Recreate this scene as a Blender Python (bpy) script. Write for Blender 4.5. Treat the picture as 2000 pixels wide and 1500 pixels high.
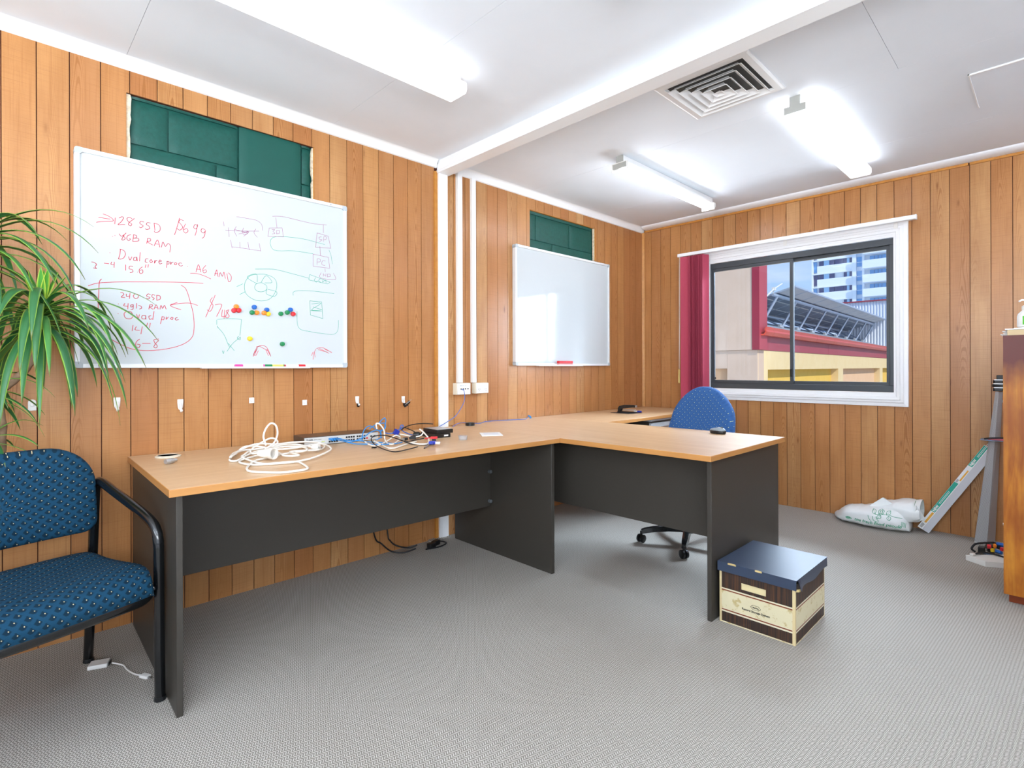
import bpy, bmesh, math, random
from mathutils import Vector, Matrix, noise
from mathutils.bvhtree import BVHTree
for o in list(bpy.data.objects): bpy.data.objects.remove(o, do_unlink=True)
sc = bpy.context.scene
COL = sc.collection
R = math.radians
random.seed(7)

# ------------------------------------------------------------------ camera
YAW = 0.7977
cam_d = bpy.data.cameras.new('camera'); cam = bpy.data.objects.new('camera', cam_d); COL.objects.link(cam)
cam_d.sensor_width = 36; cam_d.lens = 1043.6*36/2000; cam_d.shift_y = -31.37/2000; cam_d.clip_start = .02; cam_d.clip_end = 500
fw = Vector((math.cos(YAW), math.sin(YAW), 0))
rt = Vector((math.sin(YAW), -math.cos(YAW), 0)); upv = Vector((0, 0, 1))
ROLL = -0.0032
r2 = rt*math.cos(ROLL) + upv*math.sin(ROLL); u2 = upv*math.cos(ROLL) - rt*math.sin(ROLL)
cam.matrix_world = Matrix(((r2.x, u2.x, -fw.x, 0), (r2.y, u2.y, -fw.y, 0), (r2.z, u2.z, -fw.z, 1.09), (0, 0, 0, 1)))
sc.camera = cam
# ------------------------------------------------------------------ view, world, lights
sc.view_settings.view_transform = 'Standard'; sc.view_settings.look = 'None'
sc.view_settings.gamma = 1; sc.view_settings.use_curve_mapping = False
sc.view_settings.exposure = 0.36
LV = dict(sky=.93, sun=2.55, win1=600, win1_fill=270, ceil_fill=400, side_fill=145, rear_fill=100, tube=15, dif1=1.25, dif3=.9, dif_fill=12)
w = bpy.data.worlds.new('world'); sc.world = w; w.use_nodes = True
nt = w.node_tree; nt.nodes.clear()
N = nt.nodes.new; L = nt.links.new
tc = N('ShaderNodeTexCoord'); sep = N('ShaderNodeSeparateXYZ'); L(tc.outputs['Generated'], sep.inputs[0])
grad = N('ShaderNodeValToRGB'); L(sep.outputs['Z'], grad.inputs[0])
grad.color_ramp.elements[0].position = 0.0; grad.color_ramp.elements[0].color = (.50, .70, .95, 1)
grad.color_ramp.elements[1].position = .35; grad.color_ramp.elements[1].color = (.21, .40, .80, 1)
mp = N('ShaderNodeMapping'); mp.inputs['Scale'].default_value = (1.2, 1.2, 7); L(tc.outputs['Generated'], mp.inputs[0])
nz = N('ShaderNodeTexNoise'); nz.inputs['Scale'].default_value = 2.2; nz.inputs['Detail'].default_value = 7; L(mp.outputs[0], nz.inputs['Vector'])
cr = N('ShaderNodeValToRGB'); cr.color_ramp.elements[0].position = .50; cr.color_ramp.elements[1].position = .80; L(nz.outputs[0], cr.inputs[0])
mx = N('ShaderNodeMix'); mx.data_type = 'RGBA'; L(cr.outputs[0], mx.inputs['Factor']); L(grad.outputs[0], mx.inputs[6]); mx.inputs[7].default_value = (.86, .90, .97, 1)
bg = N('ShaderNodeBackground'); bg.inputs[1].default_value = LV['sky']; L(mx.outputs[2], bg.inputs[0])
wo = N('ShaderNodeOutputWorld'); L(bg.outputs[0], wo.inputs[0])

def lamp(name, kind, loc, direc, energy, color=(1, 1, 1), size=(1, 1)):
    d = bpy.data.lights.new(name, kind); o = bpy.data.objects.new(name, d); COL.objects.link(o)
    d.energy = energy; d.color = color; o.location = loc
    if kind == 'AREA': d.shape = 'RECTANGLE'; d.size, d.size_y = size
    if kind == 'SUN': d.angle = R(2)
    o.rotation_euler = Vector(direc).to_track_quat('-Z', 'Y').to_euler()
    return o
lamp('sun', 'SUN', (0, -5, 20), (.34, .72, -.72), LV['sun'], (1, .95, .88))
lamp('window_daylight', 'AREA', (5.75, 1.45, 3.1), (-1.2, .0, -.85), LV['win1'], (.70, .84, 1), (2.4, 1.5))
lamp('window_side_fill', 'AREA', (5.6, -.35, 2.1), (-1.15, 1.6, -.45), LV['win1_fill'], (.78, .88, 1), (1.5, 1.8))  # added lamp, unseen beside the window, for side light and whiteboard reflections
lamp('ceiling_fill_light', 'AREA', (6.3, .35, -1.0), (-1.3, .75, 1.35), LV['ceil_fill'], (.80, .91, 1), (4.2, 2.4))  # added lamp below the sill, brightens the ceiling like bounce off paving
lamp('side_fill_light', 'AREA', (-.65, -1.75, 1.5), (.15, 1, 1.3), LV['side_fill'], (.88, .94, 1), (1.9, 1.2))  # added fill lamp behind the camera, aimed up through the side opening
lamp('rear_fill_light', 'AREA', (-2.0, .3, 1.5), (1, 0, 1.3), LV['rear_fill'], (.90, .95, 1), (2.0, 1.2))  # added fill lamp at the rear opening, lifts the ceiling and room

# ------------------------------------------------------------------ helpers
def link(o, parent=None):
    COL.objects.link(o)
    if parent is not None:
        o.parent = parent
    return o
def wl(p):
    v = Vector((0, 0, 0))
    while p is not None: v += p.location; p = p.parent
    return v
def tag(o, label=None, cat=None, group=None, kind=None):
    if label: o['label'] = label
    if cat: o['category'] = cat
    if group: o['group'] = group
    if kind: o['kind'] = kind
    return o
def thing(name, label, cat, loc=(0, 0, 0), rz=0, group=None):
    o = bpy.data.objects.new(name, None); COL.objects.link(o); o.location = loc; o.rotation_euler = (0, 0, rz)
    o.empty_display_size = .05
    return tag(o, label, cat, group)
class MB:
    def __init__(s): s.v = []; s.f = []; s.uv = {}
    def add(s, vs, fs):
        b = len(s.v); s.v += [tuple(v) for v in vs]; s.f += [tuple(i+b for i in f) for f in fs]; return s
    def box(s, x0, x1, y0, y1, z0, z1):
        return s.add([(x0, y0, z0), (x1, y0, z0), (x1, y1, z0), (x0, y1, z0), (x0, y0, z1), (x1, y0, z1), (x1, y1, z1), (x0, y1, z1)],
                     [(0, 3, 2, 1), (4, 5, 6, 7), (0, 1, 5, 4), (1, 2, 6, 5), (2, 3, 7, 6), (3, 0, 4, 7)])
    def obox(s, c, dx, dy, dz, rot=None):
        m = rot if rot else Matrix.Identity(3)
        vs = [Vector(c) + m @ Vector((sx*dx/2, sy*dy/2, sz*dz/2)) for sz in (-1, 1) for sx, sy in ((-1, -1), (1, -1), (1, 1), (-1, 1))]
        return s.add(vs, [(0, 3, 2, 1), (4, 5, 6, 7), (0, 1, 5, 4), (1, 2, 6, 5), (2, 3, 7, 6), (3, 0, 4, 7)])
    def prism(s, poly, axis, a, b):
        n = len(poly)
        def P(p, t):
            return {'x': (t, p[0], p[1]), 'y': (p[0], t, p[1]), 'z': (p[0], p[1], t)}[axis]
        vs = [P(p, a) for p in poly] + [P(p, b) for p in poly]
        fs = [tuple(range(n))[::-1], tuple(range(n, 2*n))] + [(i, (i+1) % n, n+(i+1) % n, n+i) for i in range(n)]
        return s.add(vs, fs)
    def loft(s, rings, cap=True, closed=True):
        n = len(rings[0]); vs = [p for r in rings for p in r]; fs = []
        for k in range(len(rings)-1):
            for i in range(n if closed else n-1):
                j = (i+1) % n; fs.append((k*n+i, k*n+j, (k+1)*n+j, (k+1)*n+i))
        if cap: fs += [tuple(range(n))[::-1], tuple((len(rings)-1)*n+i for i in range(n))]
        return s.add(vs, fs)
    def tube(s, pts, r, seg=8, flat=1.0, cap=True):
        pts = [Vector(p) for p in pts]; n = len(pts); rings = []
        ref = None
        for i, p in enumerate(pts):
            t = (pts[min(i+1, n-1)] - pts[max(i-1, 0)])
            t = t.normalized() if t.length > 1e-9 else Vector((0, 0, 1))
            if ref is None:
                ref = Vector((0, 0, 1)) if abs(t.z) < .9 else Vector((1, 0, 0))
            a = t.cross(ref)
            if a.length < 1e-4: a = t.cross(Vector((1, .3, .2)))
            a.normalize(); b = a.cross(t).normalized(); ref = b
            rr = r[i] if isinstance(r, (list, tuple)) else r
            rings.append([p + a*(math.cos(q)*rr) + b*(math.sin(q)*rr*flat) for q in [2*math.pi*k/seg for k in range(seg)]])
        return s.loft(rings, cap)
    def lathe(s, prof, c=(0, 0, 0), seg=24, axis='z'):
        rings = []
        for r, h in prof:
            ring = []
            for k in range(seg):
                q = 2*math.pi*k/seg; x, y = r*math.cos(q), r*math.sin(q)
                ring.append({'z': (c[0]+x, c[1]+y, c[2]+h), 'y': (c[0]+x, c[1]+h, c[2]+y), 'x': (c[0]+h, c[1]+x, c[2]+y)}[axis])
            rings.append(ring)
        return s.loft(rings)
    def mesh(s, name):
        me = bpy.data.meshes.new(name); me.from_pydata(s.v, [], s.f); me.update()
        bm = bmesh.new(); bm.from_mesh(me); bmesh.ops.recalc_face_normals(bm, faces=bm.faces); bm.to_mesh(me); bm.free()
        return me
    def build(s, name, mat, parent=None, smooth=False, bevel=0, world=True, label=None):
        me = s.mesh(name); o = bpy.data.objects.new(name, me)
        me.materials.append(mat); link(o, parent)
        if parent is not None and world: o.location = -wl(parent)
        fin(o, smooth, bevel)
        if label: o['label'] = label
        return o
def fin(o, smooth=False, bevel=0):
    me = o.data
    if bevel:
        m = o.modifiers.new('bevel', 'BEVEL'); m.width = bevel; m.segments = 2; m.limit_method = 'ANGLE'; m.angle_limit = R(40)
        for p in me.polygons: p.use_smooth = True
        me.set_sharp_from_angle(angle=R(35))
    elif smooth:
        for p in me.polygons: p.use_smooth = True
        me.set_sharp_from_angle(angle=R(smooth if smooth > 1 else 50))
def cr_spline(pts, n=6, closed=False):
    pts = [Vector(p) for p in pts]; out = []
    m = len(pts); rng = range(m) if closed else range(m-1)
    for i in rng:
        g = (lambda k: pts[k % m]) if closed else (lambda k: pts[max(0, min(m-1, k))])
        p0, p1, p2, p3 = g(i-1), g(i), g(i+1), g(i+2)
        for k in range(n):
            t = k/n
            out.append(.5*((2*p1)+(p2-p0)*t+(2*p0-5*p1+4*p2-p3)*t*t+(3*p1-p0-3*p2+p3)*t**3))
    if not closed: out.append(pts[-1])
    return out
def text_mesh(s, size, place, depth=.0004, align='CENTER', shear=0, bold=0):
    c = bpy.data.curves.new('lettering', 'FONT'); c.body = s; c.size = size; c.align_x = align; c.extrude = depth/2; c.shear = shear; c.resolution_u = 3; c.offset = bold
    t = bpy.data.objects.new('lettering', c); COL.objects.link(t)
    me = bpy.data.meshes.new_from_object(t.evaluated_get(bpy.context.evaluated_depsgraph_get()))
    bpy.data.objects.remove(t, do_unlink=True)
    for v in me.vertices: v.co = place(v.co.copy())
    return me
def lettering(s, size, place, mat, parent, name='lettering', **k):
    me = text_mesh(s, size, place, **k); me.materials.clear(); me.materials.append(mat)
    o = bpy.data.objects.new(name, me); link(o, parent)
    if parent is not None: o.location = -wl(parent)
    return o

# ------------------------------------------------------------------ materials
def srgb(h):
    c = [int(h[i:i+2], 16)/255 for i in (0, 2, 4)]
    return tuple(x/12.92 if x <= .04045 else ((x+.055)/1.055)**2.4 for x in c) + (1,)
def mat(name, color, rough=.5, spec=.5, metal=0, emit=None, es=0, trans=0, alpha=1, ior=1.45, sheen=0, coat=0):
    m = bpy.data.materials.new(name); m.use_nodes = True
    b = m.node_tree.nodes['Principled BSDF']
    c = srgb(color) if isinstance(color, str) else tuple(color)+(1,)
    b.inputs['Base Color'].default_value = c; b.inputs['Roughness'].default_value = rough
    b.inputs['Specular IOR Level'].default_value = spec; b.inputs['Metallic'].default_value = metal; b.inputs['IOR'].default_value = ior
    b.inputs['Transmission Weight'].default_value = trans; b.inputs['Alpha'].default_value = alpha
    b.inputs['Coat Weight'].default_value = coat; b.inputs['Coat Roughness'].default_value = .1
    if es: b.inputs['Emission Color'].default_value = srgb(emit) if isinstance(emit, str) else emit+(1,); b.inputs['Emission Strength'].default_value = es
    m.diffuse_color = c
    return m
class G:
    """small node graph helper"""
    def __init__(s, m): s.m = m; s.t = m.node_tree; s.b = s.t.nodes['Principled BSDF']
    def n(s, typ, **k):
        nd = s.t.nodes.new('ShaderNode'+typ)
        for a, v in k.items():
            if a.startswith('i_'): nd.inputs[a[2:].replace('_', ' ')].default_value = v
            else: setattr(nd, a, v)
        return nd
    def l(s, a, b): s.t.links.new(a, b)
    def math(s, op, a, b=None, c=None, clamp=False):
        nd = s.n('Math', operation=op, use_clamp=clamp)
        for i, x in enumerate((a, b, c)):
            if x is None: continue
            if hasattr(x, 'is_linked') or hasattr(x, 'links'): s.l(x, nd.inputs[i])
            else: nd.inputs[i].default_value = x
        return nd.outputs[0]
    def coords(s, kind='Object', scale=(1, 1, 1), rot=(0, 0, 0), rand=None):
        t = s.n('TexCoord').outputs[kind]
        if rand:
            r = s.n('ObjectInfo').outputs['Random']
            v = s.n('VectorMath', operation='SCALE'); v.inputs[0].default_value = rand; s.l(r, v.inputs['Scale'])
            a = s.n('VectorMath', operation='ADD'); s.l(t, a.inputs[0]); s.l(v.outputs[0], a.inputs[1]); t = a.outputs[0]
        mp = s.n('Mapping'); mp.inputs['Scale'].default_value = scale; mp.inputs['Rotation'].default_value = rot; s.l(t, mp.inputs[0])
        return mp.outputs[0]
    def noise(s, vec, scale, detail=3, rough=.5, dist=0):
        nd = s.n('TexNoise'); nd.inputs['Scale'].default_value = scale; nd.inputs['Detail'].default_value = detail
        nd.inputs['Roughness'].default_value = rough; nd.inputs['Distortion'].default_value = dist; s.l(vec, nd.inputs['Vector']); return nd.outputs[0]
    def ramp(s, fac, stops):
        nd = s.n('ValToRGB'); cr = nd.color_ramp
        while len(cr.elements) < len(stops): cr.elements.new(.5)
        for e, (p, c) in zip(cr.elements, stops):
            e.position = p; e.color = srgb(c) if isinstance(c, str) else ((c, c, c, 1) if not isinstance(c, tuple) else c+(1,))
        s.l(fac, nd.inputs[0]); return nd.outputs[0]
    def mix(s, fac, a, b, mode='MIX'):
        nd = s.n('Mix', data_type='RGBA', blend_type=mode)
        for i, x in ((0, fac), (6, a), (7, b)):
            if isinstance(x, str): nd.inputs[i].default_value = srgb(x)
            elif isinstance(x, (int, float)): nd.inputs[i].default_value = x if i == 0 else (x, x, x, 1)
            elif isinstance(x, tuple): nd.inputs[i].default_value = x+(1,)
            else: s.l(x, nd.inputs[i])
        return nd.outputs[2]
    def bump(s, h, strength=.3, dist=.001):
        nd = s.n('Bump'); nd.inputs['Strength'].default_value = strength; nd.inputs['Distance'].default_value = dist
        s.l(h, nd.inputs['Height']); s.l(nd.outputs[0], s.b.inputs['Normal'])
    def color(s, c): s.l(c, s.b.inputs['Base Color'])

def wood_wall():
    m = mat('knotty_pine_panel', 'C48B5A', .30, .45); g = G(m)
    v = g.coords(rand=(0, 0, 61.0), scale=(1, 1, 1))
    sp = g.n('SeparateXYZ'); g.l(v, sp.inputs[0]); X, Z = sp.outputs[0], sp.outputs[2]
    warp = g.noise(g.coords(rand=(0, 7, 61.0), scale=(9, 1, 1.4)), 1.0, 2)
    ob = g.n('ObjectInfo').outputs['Random']
    xc = g.math('ADD', X, g.math('MULTIPLY_ADD', ob, .05, -.025))
    par = g.math('MULTIPLY', g.math('MULTIPLY', xc, xc), 700.0)
    f = g.math('ADD', g.math('ADD', par, g.math('MULTIPLY', Z, 1.1)), g.math('MULTIPLY', warp, 2.2))
    rings = g.math('SINE', g.math('MULTIPLY', f, 42.0))
    ringm = g.ramp(g.noise(g.coords(rand=(3, 0, 61.0), scale=(4, 1, .5)), 1.0, 1), [(.50, 0.0), (.60, 1.0)])
    fine = g.noise(g.coords(rand=(0, 5, 61.0), scale=(160, 1, 3.5)), 1.0, 3, .6)
    saw = g.noise(g.coords(rand=(0, 3, 61.0), scale=(7, 1, 330)), 1.0, 2, .6)
    blot = g.noise(g.coords(rand=(1, 3, 61.0), scale=(11, 1, 2.6)), 1.0, 3)
    vo = g.n('TexVoronoi', feature='F1'); vo.inputs['Scale'].default_value = 1.0; g.l(g.coords(rand=(0, 9, 61.0), scale=(13, .01, 3.6)), vo.inputs['Vector'])
    knot = g.ramp(vo.outputs['Distance'], [(.0, 1.0), (.05, .85), (.12, .12), (.2, 0.0)])
    kmask = g.ramp(vo.outputs['Color'], [(.62, 0.0), (.66, 1.0)])
    rnd = g.n('ObjectInfo').outputs['Random']
    r2 = g.math('FRACT', g.math('MULTIPLY', rnd, 17.3))
    tone = g.ramp(r2, [(0, 'DCA368'), (.3, 'D2925A'), (.55, 'DEAA72'), (.8, 'C58350'), (1, 'D79A5F')])
    c = g.mix(g.ramp(blot, [(.35, .0), (.75, .7)]), tone, 'B87C48')
    c = g.mix(g.math('MULTIPLY', g.ramp(rings, [(.35, 0.0), (.75, 1.0)]), g.math('MULTIPLY', ringm, .62)), c, 'A5652F')
    c = g.mix(g.ramp(fine, [(.5, 0.0), (.8, .42)]), c, 'A0602F')
    c = g.mix(g.ramp(saw, [(.52, 0.0), (.8, .45)]), c, 'A5683A')
    c = g.mix(g.math('MULTIPLY', g.math('MULTIPLY', knot, kmask), .92), c, '8A4E28')
    c = g.mix(1.0, c, .80, 'MULTIPLY')
    g.color(c); g.bump(fine, .12, .0006)
    return m
def laminate(name, base, dark, sx, sy, rough=.32):
    m = mat(name, base, rough, .5); g = G(m)
    a = g.noise(g.coords(scale=(sx, sy, 20)), 1.0, 4, .55)
    g.color(g.mix(g.ramp(a, [(.35, 0.0), (.75, 1.0)]), base, dark)); return m
def speckle(name, base, other, scale, rough, amt=.5, spec=.5, bump=.1):
    m = mat(name, base, rough, spec); g = G(m)
    a = g.noise(g.coords(), scale, 3, .6)
    g.color(g.mix(g.math('MULTIPLY', g.ramp(a, [(.4, 0.0), (.7, 1.0)]), amt), base, other)); g.bump(a, bump, .001); return m
def carpet_mat():
    m = mat('loop_pile_carpet', 'A39B92', .95, .1); g = G(m)
    v = g.coords(rot=(0, 0, R(3)))
    wv = g.noise(v, 30, 2)
    sp = g.n('SeparateXYZ'); g.l(v, sp.inputs[0]); X, Y = sp.outputs[0], sp.outputs[1]
    j = g.math('MULTIPLY', wv, .006)
    # herring rows: short loops leaning left and right in alternating rows
    row = g.math('MULTIPLY', g.math('ADD', Y, j), 1/.0100)
    par = g.math('SUBTRACT', g.math('MULTIPLY', g.math('FLOORED_MODULO', g.math('FLOOR', row), 2.0), 2.0), 1.0)
    ph = g.math('ADD', g.math('MULTIPLY', X, 1/.0075), g.math('MULTIPLY', g.math('MULTIPLY', g.math('FRACT', row), par), .9))
    s1 = g.math('SINE', g.math('MULTIPLY', ph, 6.2832))
    s2 = g.math('MULTIPLY_ADD', g.math('SINE', g.math('MULTIPLY', g.math('FRACT', row), 3.1416)), .5, .45)
    fz = g.noise(g.coords(), 420, 2, .7)
    h = g.math('MULTIPLY', g.math('ADD', g.math('MULTIPLY', g.math('ADD', g.math('MULTIPLY', s1, .5), .5), s2), g.math('MULTIPLY', fz, 1.3)), .5)
    big = g.noise(g.coords(), 1.3, 3)
    c = g.ramp(h, [(.24, '645F57'), (.50, 'A7A198'), (.76, 'D6D1C8')])
    # ramp input beyond 1 clamps; scale first
    c = g.mix(g.ramp(big, [(.35, 0.0), (.7, .14)]), c, '8C8378')
    g.color(c); g.bump(h, .7, .003); return m
def fabric(name, base, dark, dot, pitch, dotr, rough=.85):
    m = mat(name, base, rough, .25, sheen=.3); g = G(m)
    t = g.n('TexCoord').outputs['UV']; sp = g.n('SeparateXYZ'); g.l(t, sp.inputs[0])
    u = g.math('MULTIPLY', sp.outputs[0], 1/pitch); v = g.math('MULTIPLY', sp.outputs[1], 2/pitch)
    row = g.math('FLOOR', v)
    u2_ = g.math('ADD', u, g.math('MULTIPLY', g.math('FLOORED_MODULO', row, 2.0), .5))
    def d(ox, oy):
        a = g.math('SUBTRACT', g.math('FRACT', g.math('ADD', u2_, ox)), .5); b = g.math('MULTIPLY', g.math('SUBTRACT', g.math('FRACT', g.math('ADD', v, oy)), .5), .5)
        return a, b
    a, b = d(0, 0); rad = g.math('SQRT', g.math('ADD', g.math('MULTIPLY', a, a), g.math('MULTIPLY', b, b)))
    a2, b2 = d(.10, .10); dia = g.math('ADD', g.math('ABSOLUTE', a2), g.math('ABSOLUTE', b2))
    weave = g.noise(g.coords(), 700, 2)
    c = g.mix(g.ramp(weave, [(.3, 0.0), (.8, .35)]), base, dark)
    c = g.mix(g.ramp(dia, [(.0, .9), (.26, .8), (.34, 0.0)]), c, dark)
    c = g.mix(g.ramp(rad, [(dotr*.6, 1.0), (dotr, 0.0)]), c, dot)
    g.color(c); g.bump(weave, .25, .001); return m
M = {}
M['wood'] = wood_wall()
M['groove'] = speckle('dark_stained_backing', '5A2A18', '3E1B10', 40, .8)
M['timber'] = speckle('honey_varnished_timber', 'C98A3E', 'A8682A', 30, .4, .5)
M['ceiling'] = speckle('ceiling_paint', 'ECF1F7', 'E7ECF2', 3, .75, .5, .3, .02)
M['white'] = mat('white_gloss_paint', 'F2F2F2', .35, .5)
M['whitep'] = mat('white_plastic', 'EFEDE8', .35, .5)
M['cream'] = mat('cream_plastic', 'EDE6D2', .35, .5)
M['carpet'] = carpet_mat()
M['green_block'] = speckle('green_painted_block', '16544A', '11453C', 55, .45, .6, .4, .9)
M['green_flat'] = speckle('green_painted_sheet', '16544A', '144D44', 6, .45, .6, .4, .05)
M['plaster'] = speckle('torn_plaster', 'E4D6BE', 'B9A68A', 60, .8, .8, .2, .6)
M['laminate'] = laminate('beech_laminate', 'DAB68E', 'CDA579', 2.2, 42)
M['laminate_y'] = laminate('beech_laminate_across', 'DAB68E', 'CDA579', 42, 2.2)
M['edge'] = laminate('beech_edge_strip', 'C58C50', 'B67D44', 3, 3)
M['charcoal'] = speckle('charcoal_board', '3E3A34', '37332E', 500, .42, .5, .45, .03)
M['charcoal_edge'] = mat('charcoal_edging', '5C6163', .35, .5)
M['black'] = mat('black_plastic', '191A1B', .35, .5)
M['blackm'] = mat('black_powder_coat', '0E1012', .22, .6, coat=.4)
M['fabric_teal'] = fabric('teal_dotted_fabric', '16445F', '092130', 'CDBE94', .034, .055)
M['fabric_blue'] = fabric('blue_dotted_fabric', '365F96', '30578C', 'BCC79C', .036, .07)
M['board'] = mat('whiteboard_surface', 'CAD0D2', .07, .5)
M['alu'] = mat('aluminium', 'D5D8DA', .3, .5, .6)
M['grey_plastic'] = mat('grey_plastic', '9AA0A4', .4)
M['ink_red'] = mat('red_marker_ink', 'D64452', .5)
M['ink_mauve'] = mat('mauve_marker_ink', 'A96A8C', .5)
M['ink_green'] = mat('green_marker_ink', '3FAA8A', .5)
M['ink_rose'] = mat('rose_marker_ink', 'DB5B69', .5)
for k, c in dict(orange='F08A2A', red='DC2B34', blue='1F63B8', green='17814A', yellow='F0CC2C').items(): M['p_'+k] = mat(k+'_plastic', c, .3)
M['pink'] = mat('pink_plastic', 'E0479B', .3)
M['cordwhite'] = mat('white_cable_sheath', 'F0ECE2', .4)
M['cordblue'] = mat('blue_cable_sheath', '2E86CC', .4)
M['cordblue2'] = mat('royal_blue_cable_sheath', '2F6CC6', .4)
M['cordblack'] = mat('black_cable_sheath', '17181B', .4)
M['vga'] = mat('dark_blue_plastic', '2A3AA6', .4)
M['steel'] = mat('brushed_steel', 'C8C8C8', .3, .5, 1)
M['leaf'] = None
M['curtain'] = speckle('burgundy_blind_fabric', 'B54A5E', 'A84054', 300, .8, .5, .2, .1)
M['winframe'] = mat('charcoal_aluminium', '4A4E52', .35, .5, .3)
M['card'] = mat('white_card', 'F2F2F0', .7)
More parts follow.
